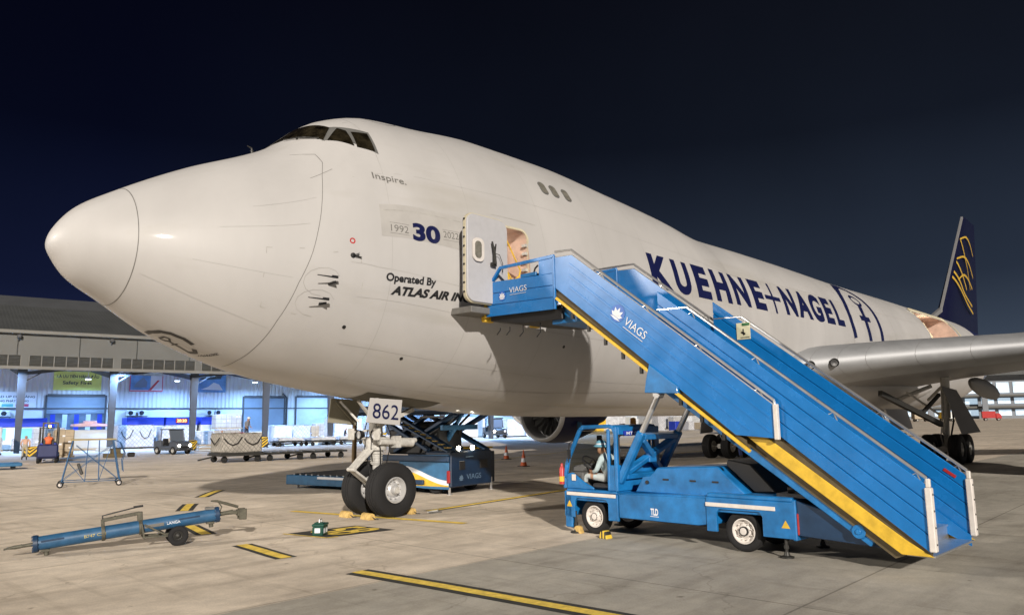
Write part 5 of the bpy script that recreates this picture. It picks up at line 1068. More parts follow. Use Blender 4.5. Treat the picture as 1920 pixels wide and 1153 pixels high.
mb = MB(); mb.box(.22, .28, .02, .14, .35, .72); lo_(mb, 'marker_lamp', 'red', .02)
mb = MB(); mb.box(.2, 2.5, 1.05, 3.6, .28, .42); mb.box(.2, .34, .05, 3.6, .98, 1.16); mb.box(2.36, 2.5, .05, 3.6, .98, 1.16); lo_(mb, 'chassis_frame', 'darkblue', .02)
mb = MB(); mb.box(-.1, 2.75, 3.3, 7.0, .12, .44); dk = lo_(mb, 'lowered_deck', 'midblue', .02)
for k in range(12):
    mb = MB(); y = 3.45+k*.3; mb.cyl((.05, y, .45), (2.6, y, .45), .035, 8); lo_(mb, 'roller', 'steel', 0, dk)
mb = MB(); mb.box(-.13, -.09, 4.1, 5.4, .34, .42); lo_(mb, 'deck_stripe', 'textwhite', .004, dk)
for x, y in ((.35, .12), (2.5, .12), (.35, 2.6), (2.4, 6.8), (.1, 6.6)):
    mb = MB(); mb.cyl((x, y, .02), (x, y, .4), .04, 8); mb.lathe([(0, .09), (.02, .09), (.03, .04)], (x, y, .003), (0, 0, 1), 12); lo_(mb, 'support_leg', 'steel', 0)
for x, y in ((.55, 2.4), (2.2, 2.4), (.5, .75), (2.2, .75)): wheel(LO, (x, y, .28), .28, .22, .15, (1, 0, 0), M['darksteel'])
for x in (.55, 2.2):
    for p, q, w1 in (((x, .05, 1.27), (x, 2.5, 2.42), .26), ((x+.13, 2.6, 1.25), (x+.13, .15, 2.42), .26), ((x, 1.1, 1.3), (x, 3.4, 2.42), .2), ((x+.13, 3.5, 1.25), (x+.13, 1.2, 2.42), .2)):
        mb = MB(); mb.bar(p, q, .10, w1, up=(1, 0, 0)); ar = lo_(mb, 'scissor_arm', 'darkblue', .012)
mb = MB()
for k in range(11):
    t = k/11; y = 2.6-2.6*t; z = 2.38-1.10*t; mb.box(.20, .52, y-.06, y+.06, z, z+.03)
lo_(mb, 'ladder_treads', 'yellow', .004)
mb = MB(); mb.bar((.18, 2.65, 2.42), (.18, .0, 1.28), .05, .16, up=(1, 0, 0)); mb.bar((.54, 2.65, 2.42), (.54, .0, 1.28), .05, .16, up=(1, 0, 0)); lo_(mb, 'ladder_rails', 'darkblue', .006)
mb = MB(); mb.cyl((1.3, 1.3, 1.2), (1.3, .6, 2.1), .10, 12); mb.cyl((1.3, .6, 2.1), (1.3, .35, 2.42), .06, 10); mb.bar((.5, .55, 2.0), (2.3, .55, 2.0), .12, .16); lo_(mb, 'lift_cylinder', 'midblue', .01)
mb = MB(); mb.box(.75, 2.0, .9, 3.0, 1.16, 1.95); mb.box(.9, 1.6, 1.1, 2.6, 1.95, 2.2); lo_(mb, 'machinery_box', 'black', .05)
mb = MB(); mb.box(.1, 2.6, -.2, 4.6, 2.42, 2.72); mb.box(-.2, .1, .2, 4.2, 2.5, 2.6); lo_(mb, 'raised_platform', 'darkblue', .02)
mb = MB(); mb.box(.0, .05, .1, 1.0, 2.3, 2.36); mb.tube([(.6, 1.5, 1.25), (.5, 1.2, 1.7), (.8, .6, 2.1), (1.0, .2, 2.55)], .05, 8); mb.tube([(1.7, 1.2, 1.25), (1.8, .9, 1.8), (1.5, .6, 2.1), (1.6, .3, 2.4)], .04, 8); lo_(mb, 'hydraulic_hose', 'black', 0)
for x in (.9, 1.62):
    mb = MB(); mb.lathe([(0, .0), (0, .075), (-.06, .06), (-.07, 0)], (x, .18, 1.36), (0, -1, 0), 14); lo_(mb, 'work_lamp', 'head', 0)
mb = MB(); mb.box(2.3, 3.3, .6, 1.6, 1.28, 1.34); mb.box(2.9, 3.1, .9, 1.1, 1.1, 1.28); lo_(mb, 'step_tray', 'yellow', .01)
ld = bpy.data.lights.new('work_light', 'POINT'); ld.energy = 8; ld.color = (1, .9, .7); ld.shadow_soft_size = .06; lb = bpy.data.objects.new('work_light', ld); COL.objects.link(lb); lb.location = LO.matrix_basis @ Vector((1.26, -.1, 1.45))
mb = MB(); mb.cyl((13.5, 9.2, 0), (13.5, 9.2, 4.2), .09, 12); mb.box(13.3, 13.7, 9.0, 9.4, 0, .06); tag(mb.build('support_post', [mat('rust_post', (.20, .13, .05), .6)]), 'brown post standing behind the nose wheels under the aircraft', 'post')
# ------------------------------------------------------------------ cargo hangar along the far side of the apron
HA = R(-9.9); HM = Matrix.Translation((15.5, 61.7, 0)) @ Matrix.Rotation(HA, 4, 'Z')
def hw(u, v, z=0): return HM @ Vector((u, v, z))
HG = thing('cargo_hangar', 'long grey roofed cargo hangar with an open lit canopy on columns', 'hangar', (15.5, 61.7, 0), HA)
def hg(mb, name, m, bev=0., parent=None, smooth=35): return mb.build(name, [M[m]] if isinstance(m, str) else m, parent or HG, bev, smooth)
UA, UB = -62, 70
mb = MB(); mb.prism([(UA, -1.3, 10.45), (UA, 12.5, 14.5), (UA, 12.5, 14.3), (UA, -1.3, 10.25)], (UB-UA, 0, 0)); hg(mb, 'roof', 'hroof')
mb = MB(); mb.prism([(UA, 12.4, 14.45), (UA, 14.5, 15.75), (UA, 24, 13), (UA, 24, 12.6), (UA, 12.4, 14.2)], (UB-UA, 0, 0)); hg(mb, 'upper_roof', 'hroof2')
mb = MB(); mb.box(UA, UB, -1.45, -1.15, 10.25, 10.55); hg(mb, 'gutter', 'hbeam', .03)
mb = MB(); mb.box(UA, UB, -1.02, -.92, 8.38, 10.25); fa = hg(mb, 'fascia_panel', 'hfascia')
for k in range(28):
    u = -62+4.72*k+.3; mb = MB(); mb.box(u-.035, u+.035, -1.05, -1.021, 8.40, 10.24); hg(mb, 'panel_joint', 'louvre', 0, fa)
for k in range(18):
    u = -.3+7.2*(k-8); mb = MB(); mb.box(u-.15, u+.15, -1.45, -1.05, 9.85, 10.15); mb.bar((u, -1.3, 9.9), (u, -1.05, 9.6), .08); hg(mb, 'fascia_bracket', 'hcol', .02)
mb = MB(); mb.box(UA, UB, -1.08, -.90, 7.18, 7.46); hg(mb, 'canopy_beam', 'hbeam', .02)
for k in range(18):
    u0 = .58+7.2*(k-8); mb = MB()
    mb.box(u0, u0+6.6, -.95, -.90, 7.46, 8.38)
    lv = hg(mb, 'louvre_bank', 'louvre')
    for q in range(8):
        mb = MB(); mb.box(u0+q*.943-.04, u0+q*.943+.04, -1.03, -.951, 7.46, 8.38); hg(mb, 'louvre_post', 'hbeam', 0, lv)
    mb = MB(); mb.box(u0-.58, u0-.04, -1.06, -.9, 7.46, 8.38); hg(mb, 'fascia_pier', 'hfascia')
mb = MB(); mb.box(UA, UB, -.9, 13, 8.6, 8.7); hg(mb, 'canopy_soffit', 'hwall')
for k in range(18):
    u = .28+7.2*(k-8)
    if u > UB: continue
    mb = MB(); mb.prism([(u-.20, -.1, 0), (u+.20, -.1, 0), (u+.36, -.1, 7.9), (u-.36, -.1, 7.9)], (0, .04, 0)); mb.prism([(u-.20, .36, 0), (u+.20, .36, 0), (u+.36, .36, 7.9), (u-.36, .36, 7.9)], (0, .04, 0)); mb.prism([(u-.03, -.06, 0), (u+.03, -.06, 0), (u+.03, -.06, 7.9), (u-.03, -.06, 7.9)], (0, .42, 0))
    mb.box(u-.19, u+.19, -.05, .35, 0, 1.0); co = hg(mb, 'column', 'hcol')
    mb = MB(); mb.bar((u+.2, .1, 6.2), (u+1.9, .1, 7.3), .10); mb.bar((u+.2, .1, 6.9), (u+3.2, .1, 7.35), .22, .3); mb.bar((u, .3, 6.8), (u, 13, 8.2), .25, .45); hg(mb, 'canopy_brace', 'hcol', 0, co)
WALLV = 13
mb = MB(); mb.box(UA, UB, WALLV, WALLV+.2, 4.12, 8.6); hg(mb, 'cladding_wall', 'hwall')
mb = MB(); mb.box(UA, UB, WALLV+.02, WALLV+.2, 0, 4.12); hg(mb, 'dado_wall', 'hdado')
mb = MB(); mb.box(UA, UB, WALLV-.10, WALLV-.0, 4.04, 4.16); hg(mb, 'cable_tray', 'hcol')
def rdoor(u0, u1, z1, m, op=0.):
    mb = MB(); mb.box(u0, u1, WALLV-.06, WALLV-.01, op, z1); d = hg(mb, 'roller_door', m)
    mb = MB(); mb.box(u0-.18, u0, WALLV-.12, WALLV, 0, z1+.2); mb.box(u1, u1+.18, WALLV-.12, WALLV, 0, z1+.2); mb.box(u0, u1, WALLV-.14, WALLV, z1, z1+.3); hg(mb, 'door_frame', 'hcol', 0, d)
    if op:
        mb = MB(); mb.box(u0, u1, WALLV-.02, WALLV-.008, 0, op); hg(mb, 'door_opening', [mat('dim_interior', (.10, .13, .18), .8, var=.5, vs=.8)], 0, d)
        for k in range(5):
            uu = u0+.6+k*(u1-u0-1.0)/4; mb = MB(); mb.box(uu-.22, uu+.22, WALLV-.05, WALLV-.03, .2, op-.1); hg(mb, 'strip_curtain', 'shutwhite' if k % 2 else 'royal', 0, d)
rdoor(3.58, 8.91, 5.3, 'shutter', 3.6); rdoor(23.75, 28.6, 5.3, 'shutter'); rdoor(30.2, 34.9, 5.4, 'shutwhite'); rdoor(45, 49.5, 5.3, 'shutter'); rdoor(55, 59.5, 5.3, 'shutwhite'); rdoor(-16, -11, 5.3, 'shutter')
mb = MB(); mb.tube([(28.95, WALLV-.1, 0), (28.95, WALLV-.1, 5.4), (28.4, WALLV-.1, 5.9)], .11, 8); hg(mb, 'down_pipe', 'hcol')
def hthing(name, label, cat, u, v, z=0, rz=0, grp=None): return thing(name, label, cat, hw(u, v, z), HA+R(rz), grp)
def pt_(mb, name, m, parent, bev=0., smooth=35): return mb.build(name, [M[m]] if isinstance(m, str) else m, parent, bev, smooth)
# signs on the wall
def board(name, label, u0, u1, z0, z1, m, cat='sign'):
    o = hthing(name, label, cat, (u0+u1)/2, WALLV-.14, z0); w2 = (u1-u0)/2; mb = MB(); mb.box(-w2, w2, 0, .05, 0, z1-z0); pt_(mb, 'board', m, o, .01); return o, w2, z1-z0
o, a, h = board('safety_banner', 'lime banner reading Safety First above the open roller door', 4.0, 8.46, 6.0, 7.95, 'lime')
mb = MB(); txt_on(mb, 'Safety First', (-a*.62, -.006, h*.26), (a*1.22, 0, 0), (0, 0, h*.24), bold=.025); txt_on(mb, 'LÀ ƯU TIÊN HÀNG ĐẦU', (-a*.86, -.006, h*.66), (a*1.74, 0, 0), (0, 0, h*.24), bold=.03); pt_(mb, 'banner_lettering', 'textdark', o, 0, 0)
o, a, h = board('work_banner', 'white banner with dark words and three coloured labels', -2.7, 2.62, 4.18, 5.78, 'banner')
mb = MB(); txt_on(mb, '. BUILD UP DỄ DÀNG', (-a*.55, -.006, h*.62), (a*1.5, 0, 0), (0, 0, h*.22), bold=.03); txt_on(mb, 'NG PHÁT ĐỘNG', (-a*.2, -.006, h*.32), (a*.95, 0, 0), (0, 0, h*.22), bold=.03); pt_(mb, 'banner_lettering', 'textdark', o, 0, 0)
for x0, m in ((-.1, 'teal'), (.33, 'tarp'), (.56, 'rose')):
    mb = MB(); mb.box(a*x0, a*(x0+.36 if m == 'teal' else x0+.2), -.01, 0, h*.06, h*.24); pt_(mb, 'coloured_label', m, o)
o, a, h = board('forklift_poster', 'poster of a forklift crossed by a red slash on the hangar wall', 11.2, 14.6, 5.95, 7.7, 'banner', 'poster')
mb = MB(); mb.box(-a, a*.25, -.008, 0, h*.1, h); pt_(mb, 'poster_picture', 'sky2', o)
mb = MB(); mb.prism([(-a*.75, -.014, h*.25), (a*.02, -.014, h*.25), (a*.05, -.014, h*.6), (-a*.2, -.014, h*.9), (-a*.6, -.014, h*.55)], (0, .004, 0)); pt_(mb, 'poster_vehicle', 'shutter', o)
mb = MB(); mb.prism([(a*.12, -.014, h*.08), (a*.3, -.014, h*.08), (a*.8, -.014, h*.72), (a*.66, -.014, h*.72)], (0, .004, 0)); pt_(mb, 'red_slash', 'redpaint', o)
mb = MB(); mb.box(-a, a, -.016, -.002, 0, h*.07); mb.box(a*.95, a, -.016, -.002, h*.07, h); mb.box(-a, -a*.95, -.016, -.002, h*.07, h); pt_(mb, 'red_border', 'rose', o)
o, a, h = board('aircraft_poster', 'blue poster with a pale shape near the third column', 18.4, 21.5, 5.95, 8.0, 'sky2', 'poster')
mb = MB(); mb.prism([(-a*.8, -.01, h*.15), (a*.8, -.01, h*.12), (a*.5, -.01, h*.45), (a*.1, -.01, h*.55), (-a*.3, -.01, h*.3)], (0, .004, 0)); pt_(mb, 'poster_shape', 'banner', o)
mb = MB(); mb.prism([(-a*.9, -.01, h*.7), (a*.6, -.01, h*.75), (a*.7, -.01, h*.95), (-a*.8, -.01, h*.9)], (0, .004, 0)); pt_(mb, 'poster_band', 'textdark', o)
# booths with blue fascias
def booth(u0, u1, label, m, clock=False):
    o = hthing('site_office', label, 'cabin', (u0+u1)/2, 10.2, 0, 0, 'blue topped cabins under the canopy'); a = (u1-u0)/2
    mb = MB(); mb.box(-a, a, 0, 2.4, .1, 3.05); pt_(mb, 'cabin_wall', 'hdado', o, .02); mb = MB(); mb.box(-a-.03, a+.03, -.12, 2.4, 2.25, 3.1); bf = pt_(mb, 'blue_fascia', 'royal', o, .02)
    n_ = int((u1-u0)/.95)
    for k in range(n_):
        x = -a+.1+k*(2*a-.1)/n_; mb = MB(); mb.box(x, x+(2*a-.1)/n_-.1, -.03, 0, 1.0, 2.15); pt_(mb, 'cabin_window', m if k % 2 == 0 else 'litwin', o)
    return o, a
booth(-3.2, 3.4, 'blue topped cabin with cyan windows behind the first column', 'cyan'); booth(10.65, 14.25, 'blue topped cabin left of the red clock', 'shutwhite'); booth(14.55, 17.75, 'blue topped cabin carrying the red clock', 'shutwhite'); booth(18.2, 22.2, 'blue topped cabin behind the carton stacks', 'shutwhite')
o = hthing('led_clock', 'red digital clock showing 20:20 on a blue cabin fascia', 'clock', 16.1, 10.02, 2.45); mb = MB(); mb.box(-.62, .62, 0, .06, 0, .52); pt_(mb, 'clock_case', [mat('clock_case_red', (.09, .01, .015), .4)], o, .01); mb = MB(); txt_on(mb, '20:20', (-.5, -.006, .10), (1.0, 0, 0), (0, 0, .32), bold=.02); pt_(mb, 'clock_digits', 'led', o, 0, 0)
for i, (u, lab) in enumerate(((11.5, 'left air conditioner of the pair left of the red clock'), (12.6, 'right air conditioner of the pair left of the red clock'), (19.75, 'left air conditioner of the pair behind the carton stacks'), (20.75, 'right air conditioner of the pair behind the carton stacks'), (-1.6, 'left air conditioner under the white banner'), (.0, 'right air conditioner under the white banner'))):
    o = hthing('air_conditioner', lab, 'air conditioner', u, 12.4, 3.30, 0, 'wall air conditioners'); mb = MB(); mb.box(-.42, .42, 0, .35, 0, .62); pt_(mb, 'case', 'hdado', o, .03)
    mb = MB(); mb.lathe([(0, .24), (.02, .24), (.02, .05), (.03, 0)], (-.1, 0, .31), (0, -1, 0), 18); pt_(mb, 'fan_grille', 'black', o)
    mb = MB(); mb.box(-.5, .5, -.1, .5, -.08, -.02); mb.bar((-.4, .1, -.05), (-.4, .5, -.5), .05); mb.bar((.4, .1, -.05), (.4, .5, -.5), .05); pt_(mb, 'support_frame', 'hcol', o)
# pendant lamps, lit, plus added lights without fittings at the front edge
nl = {(6.7): 'lit pendant lamp in front of the lime banner', (15.3): 'lit pendant lamp between the two posters', (23.8): 'lit pendant lamp above the dark roller door', (-2.5): 'lit pendant lamp left of the white banner', (33): 'lit pendant lamp above the pale roller door', (42): 'lit pendant lamp hidden by the aircraft, nearer the nose gear', (51): 'lit pendant lamp behind the tractor with one headlight', (60): 'lit pendant lamp at the far end of the hangar'}
for u, lab in nl.items():
    o = hthing('pendant_lamp', lab, 'lamp', u, 9.5, 7.0, 0, 'canopy pendant lamps'); mb = MB(); mb.lathe([(0, .30), (.12, .26), (.26, .10), (.34, .05), (1.6, .02)], (0, 0, 0), (0, 0, 1), 18); pt_(mb, 'lamp_shade', 'postwhite', o)
    mb = MB(); mb.lathe([(.0, .27), (-.05, .2), (-.07, 0)], (0, 0, 0), (0, 0, 1), 18); pt_(mb, 'bulb', 'lampon', o)
    l = bpy.data.lights.new('lamp_and_fill_light', 'AREA'); l.shape = 'DISK'; l.size = .5; l.energy = 1050; l.color = (.29, .54, 1.0); l.spread = R(165); q = bpy.data.objects.new('lamp_and_fill_light', l); COL.objects.link(q); q.location = hw(u, 9.3, 6.85)
    l = bpy.data.lights.new('lamp_and_fill_light', 'AREA'); l.shape = 'DISK'; l.size = .5; l.energy = 1150; l.color = (.27, .52, 1.0); l.spread = R(170); q = bpy.data.objects.new('lamp_and_fill_light', l); COL.objects.link(q); q.location = hw(u+1.5, -.8, 7.1)  # added light with no fitting, for a blue glow on the floor ahead
# ------------------------------------------------------------------ freight on the hangar floor
def cargo(u, v, sx, sy, sz, m, name, label, rz=0, z0=.0, grp=None, pallet=True, strap=False, cat='cargo'):
    o = hthing(name, label, cat, u, v, z0, rz, grp)
    if pallet:
        mb = MB(); mb.box(-sx/2-.08, sx/2+.08, -sy/2-.08, sy/2+.08, .02, .14); pt_(mb, 'pallet_base', 'darksteel' if m in ('net', 'netw', 'wrap') else 'carton', o, .01)
    mb = MB(); n1, n2 = 7, 5; rnd = random.Random(int(u*37+v*11))
    mb.box(-sx/2, sx/2, -sy/2, sy/2, .14, .14+sz); ob = pt_(mb, 'load', m, o, .06)
    if m in ('wrap', 'netw', 'net', 'tarp'):
        bm = bmesh.new(); bm.from_mesh(ob.data); bmesh.ops.subdivide_edges(bm, edges=bm.edges[:], cuts=5, use_grid_fill=True)
        for vt in bm.verts: vt.co += Vector((rnd.uniform(-.04, .04), rnd.uniform(-.04, .04), rnd.uniform(-.05, .03) if vt.co.z > .3 else 0))
        if m == 'tarp':
            for vt in bm.verts:
                if vt.co.z > .4: vt.co.x *= .35; vt.co.y *= .5
        bm.to_mesh(ob.data); bm.free()
        for p in ob.data.polygons: p.use_smooth = True
    elif 'carton' in m:
        sm = MB()
        nx = max(1, round(sx/.55)); nzz = max(1, round(sz/.45))
        for i in range(1, nx): x = -sx/2+sx*i/nx; sm.box(x-.012, x+.012, -sy/2-.004, -sy/2+.01, .15, .13+sz)
        for k in range(1, nzz): z = .14+sz*k/nzz; sm.box(-sx/2+.02, sx/2-.02, -sy/2-.006, -sy/2+.01, z-.012, z+.012); sm.box(-sx/2-.006, -sx/2+.01, -sy/2+.02, sy/2-.02, z-.012, z+.012)
        pt_(sm, 'carton_joints', 'seam', o, 0, 0)
        mb = MB()
        for k in range(4): x = rnd.uniform(-sx/2+.2, sx/2-.3); z = rnd.uniform(.3, sz-.1); mb.add([(x, -sy/2-.008, z), (x+.16, -sy/2-.008, z), (x+.16, -sy/2-.008, z+.12), (x, -sy/2-.008, z+.12)], [(0, 1, 2, 3)])
        pt_(mb, 'carton_labels', 'textwhite', o, 0, 0)
    if strap:
        mb = MB()
        for x in (-sx*.25, sx*.25):
            mb.tube([(x-.5, -sy/2-.03, .14+sz*.72), (x-.3, -sy/2-.06, .14+sz*.5), (x, -sy/2-.06, .14+sz*.38), (x+.3, -sy/2-.06, .14+sz*.48), (x+.55, -sy/2-.03, .14+sz*.8)], .035, 6)
        pt_(mb, 'slack_strap', 'black', o)
    return o
G1 = 'netted pallets under the canopy'
cargo(10.3, 4.6, 3.3, 2.4, 2.15, 'netw', 'netted_pallet', 'big pale netted pallet behind the small tug, left part', 0, 0, G1, True, True)
cargo(14.2, 4.8, 3.0, 2.4, 2.0, 'netw', 'netted_pallet', 'pale netted pallet between the tug and the chevron board', 0, 0, G1)
cargo(5.9, 6.2, 2.5, 2.0, 1.7, 'wrap', 'wrapped_pallet', 'clear wrapped bulky pallet behind the rolling platform ladder', 0, 0)
cargo(6.5, 5.2, 3.0, 2.2, .55, 'tarp', 'tarp_pallet', 'pink tarpaulin heap behind the rolling platform ladder', 0, 2.05, None, False)
cargo(6.6, 6.0, 3.4, 2.4, 1.75, 'shutwhite', 'freight_container', 'pale metal freight container under the pink tarpaulin', 0, 0, None, True, False, 'container')
cargo(3.3, 7.2, 2.6, 1.6, 2.0, 'cartong', 'carton_stack', 'grey carton stack left of the pale freight container', 0, 0, 'carton stacks')
cargo(-2.2, -2.6, 2.2, 2, 2.1, 'wrap', 'wrapped_pallet', 'white wrapped boxes at the left edge of the photo', 0, 0)
cargo(1.6, -17.9, 1.15, 1.1, 1.75, 'carton', 'carton_stack', 'brown carton stack carried by the dark forklift', 0, .12, 'carton stacks')
cargo(18.4, 1.6, 2.6, 1.5, 1.35, 'cartong', 'carton_stack', 'upper grey carton stack behind the netted dolly load', 0, 1.75, 'carton stacks')
cargo(18.3, 1.8, 2.8, 1.7, 1.5, 'cartong', 'carton_stack', 'lower grey carton stack behind the netted dolly load', 0, 0, 'carton stacks')
cargo(24.4, 2.5, 2.0, 1.6, 1.9, 'wrap', 'wrapped_pallet', 'wrapped pallet left of the fourth column', 0, 0)
cargo(26.9, 4, 2.4, 1.6, 1.9, 'netw', 'netted_pallet', 'low pale netted pallet in front of the dark roller door', 0, 0, G1)
cargo(29.3, 6, 1.4, 1.4, 1.8, 'carton', 'carton_stack', 'brown carton stack between the two roller doors', 0, 0, 'carton stacks')
cargo(32.6, 4.5, 3.8, 2, 2.6, 'wrap', 'wrapped_pallet', 'tall clear wrapped pallet in front of the pale roller door', 0, 0)
cargo(38.2, 4.5, 4.2, 2, 2.3, 'cartong', 'carton_stack', 'wide grey carton stack left of the nose gear', 0, 0, 'carton stacks')
cargo(44, 2, 3, 2, 2.2, 'netw', 'netted_pallet', 'netted pallet seen through the nose gear legs', 0, 0, G1)
cargo(53.5, 9, 3.5, 2, 2.6, 'hdado', 'freight_container', 'white freight container behind the dark tractor', 0, 0, None, True, False, 'container')
cargo(58.5, 6, 3.2, 2, 2.3, 'wrap', 'wrapped_pallet', 'wrapped pallet right of the dark tractor', 0, 0)
cargo(64, 4, 3.4, 2.2, 2.2, 'netw', 'netted_pallet', 'netted pallet beside the engine inlet', 0, 0, G1)
for i, (u, v, sx, sz, m, lab) in enumerate(((72, 8, 3.6, 2.4, 'wrap', 'pale wrapped load just right of the dark engine'), (79, 16, 3, 2.2, 'royal', 'blue container with an amber neighbour right of the engine'), (83, 15, 2.2, 2.2, 'yellow', 'amber load right of the blue container'), (97, 26, 6, 3.5, 'wrap', 'long pale wrapped load left of the front lift ram'), (108, 26, 5, 3.8, 'cartong', 'grey carton load left of the front lift ram'), (118, 34, 8, 4.2, 'netw', 'netted load right of the front lift ram'), (128, 36, 7, 4.4, 'wrap', 'large pale wrapped load between the lift rams'), (140, 40, 8, 4.2, 'cartong', 'grey carton load between the lift rams'), (120, 8, 5, 3.4, 'yellow', 'yellow container right of the rear lift ram'), (126, 9, 4, 3.0, 'hdado', 'white container right of the yellow container'))):
    cargo(u, v, sx, 2.4, sz, m, 'distant_load', lab, 0, 0, 'distant freight seen under the belly')
rnd = random.Random(11)
KIND = {'wrap': ('wrapped_pallet', 'pale wrapped'), 'cartong': ('carton_stack', 'grey boxed'), 'netw': ('netted_pallet', 'pale netted'), 'carton': ('carton_stack', 'brown boxed'), 'hdado': ('freight_container', 'white metal')}
PLACES = ['at the left edge of the canopy', 'behind the forklift', 'by the first column', 'in front of the open roller door', 'right of the open roller door', 'by the second column', 'behind the small tug', 'under the red clock', 'left of the third column', 'right of the third column', 'beside the raised worker', 'left of the dark roller door', 'by the fourth column', 'in front of the pale roller door', 'left of the aircraft nose gear', 'just behind the nose gear']
for k in range(16):
    u = -4+k*2.75; v = rnd.uniform(6.5, 9.3); m = ['wrap', 'cartong', 'netw', 'carton', 'wrap', 'hdado', 'cartong'][k % 7]; nm_, ad_ = KIND[m]
    cargo(u, v, rnd.uniform(1.2, 2.3), 1.3, rnd.uniform(.9, 2.1), m, nm_, ad_+' load at the back '+PLACES[k], rnd.uniform(-8, 8), 0, 'loads along the back of the canopy')
for k in range(9):
    u = 1.5+k*5.2; v = -1.2+rnd.uniform(-1.5, .8)
    o = hthing('floor_stack', 'low board stack on the canopy floor '+PLACES[(k*2+2) % 16], 'timber', u, v, 0, rnd.uniform(-20, 20), 'board stacks on the canopy floor'); mb = MB()
    for q in range(3): mb.box(-.7+.05*q, .6, -.45, .45, .02+q*.13, .11+q*.13)
    pt_(mb, 'boards', ['carton', 'shutwhite', 'darksteel'][k % 3], o, .01)
rnd = random.Random(5)
for k in range(26):
    u = 74+k*2.6; v = 10+rnd.uniform(-2, 22); m = rnd.choice(['wrap', 'cartong', 'netw', 'hdado', 'shutwhite', 'wrap', 'royal', 'carton'])
    cargo(u, v, rnd.uniform(1.2, 2.6), 1.6, rnd.uniform(1.0, 2.6), m, 'distant_load', ['pale far load', 'boxed far load', 'netted far load'][k % 3]+' in the row under the aircraft belly', 0, 0, 'small distant freight under the belly', False)
o = hthing('far_warehouse', 'far bright warehouse wall seen under the aircraft belly', 'warehouse', 130, 52); mb = MB(); mb.box(-45, 45, 0, 1, 0, 9); pt_(mb, 'wall', 'hwall', o); mb = MB(); mb.box(-46, 46, -3, 14, 9, 10); pt_(mb, 'roof', 'hroof', o)
for k in range(6):
    mb = MB(); mb.box(-40+k*14, -33+k*14, -.08, -.01, 0, 5.5); pt_(mb, 'roller_door', 'shutter' if k % 2 else 'shutwhite', o)
for k in range(5):
    l = bpy.data.lights.new('lamp_and_fill_light', 'AREA'); l.shape = 'DISK'; l.size = .8; l.energy = 2600; l.color = (.5, .72, 1.0); q = bpy.data.objects.new('lamp_and_fill_light', l); COL.objects.link(q); q.location = hw(92+k*18, 40, 9.5)  # added lights with no fittings, for the blue glow by the warehouse
def chevron(loc, label, rz=0, w_=1.0, h_=.9):
    o = thing('chevron_board', label, 'barrier', loc, HA+R(rz), 'chevron boards at the columns'); mb = MB(); mb.box(-w_/2, w_/2, -.05, .05, .04, h_)
    bo = pt_(mb, 'board', [mat('board_black', (.02, .02, .02), .6)], o, .01)
    for k in range(4):
        z = .02+k*.28
        for s in (1, -1):
            mb = MB(); P = [(0, -.056, z), (0, -.056, z+.15), (s*w_/2, -.056, z+.15+.42), (s*w_/2, -.056, z+.42)]; P = [(a, b, min(c, h_)) for a, b, c in P]
            if P[1][2]-P[0][2] > .03: mb.prism(P, (0, .004, 0)); pt_(mb, 'yellow_chevron', 'yellow', bo, 0, 0)
    mb = MB(); mb.box(-w_/2, -w_/2+.06, -.2, .2, 0, .05); mb.box(w_/2-.06, w_/2, -.2, .2, 0, .05); pt_(mb, 'foot', 'darksteel', o); return o
chevron((33.6, 52.3, 0), 'yellow chevron board in front of the fourth column', 0, 1.1, 1.0); chevron((26.3, 51.0, 0), 'yellow chevron board in front of the third column', 25, .9, .9); chevron((13.8, 50.5, 0), 'striped board at the foot of the first column', 0, .9, .8)
chevron(hw(33.5, -3.5), 'yellow chevron board left of the nose gear', 0, 1.0, 1.1)
o = thing('timber_pile', 'low pile of pallet boards beside the third column board', 'timber', (26.9, 49.6, 0), HA)
for k in range(4):
    mb = MB(); mb.box(-.75, .75, -.5, .5, .02+k*.14, .12+k*.14); pt_(mb, 'board_layer', 'carton' if k % 2 else 'shutwhite', o, .01)
# pallet dollies
def dolly(loc, rz, label, bar=True, ln=3.3, wd=2.5, grp='pallet dollies'):
    o = thing('pallet_dolly', label, 'dolly', loc, rz, grp); mb = MB(); mb.box(-ln/2, ln/2, -wd/2, wd/2, .38, .50); pt_(mb, 'deck', [M['darksteel']], o, .01)
    for k in range(5):
        mb = MB(); x = -ln/2+.3+k*(ln-.6)/4; mb.cyl((x, -wd/2+.1, .52), (x, wd/2-.1, .52), .04, 8); pt_(mb, 'roller', 'steel', o)
    for x in (-ln*.38, ln*.38):
        for y in (-wd*.38, wd*.38): wheel(o, (x, y, .19), .19, .12, .09, (0, 1, 0), M['darksteel'], sub=False)
    if bar:
        mb = MB(); mb.bar((-ln/2, 0, .35), (-ln/2-.9, 0, .18), .08); mb.bar((-ln/2-.85, -.12, .18), (-ln/2-.85, .12, .18), .06); pt_(mb, 'draw_bar', 'darksteel', o)
    return o
DA = math.atan2(-.9, 8)
dolly((18.65, 28.35, 0), R(-6), 'front dolly of the train, carrying the netted cargo block', True, 2.6, 2.2)
for k, (x, y, lab) in enumerate(((21.4, 28.2, 'empty dolly right behind the netted cargo block'), (24.3, 28.05, 'last empty dolly of the train by the nose gear'))): dolly((x, y, 0), R(-4), lab, True, 2.6, 2.2)
cl_ = cargo(0, 0, 2.35, 1.9, 1.12, 'net', 'netted_cargo_block', 'grey brown netted cargo block with slack straps on the front dolly', 0, .5, None, True, True); cl_.location = (18.65, 28.35, .44); cl_.rotation_euler = (0, 0, R(-6))
mb = MB(); mb.tube([(-1.26, -.7, 1.0), (-1.29, -.3, .72), (-1.29, 0, .6), (-1.29, .3, .75), (-1.27, .7, .95)], .035, 6); pt_(mb, 'end_strap', 'black', cl_)
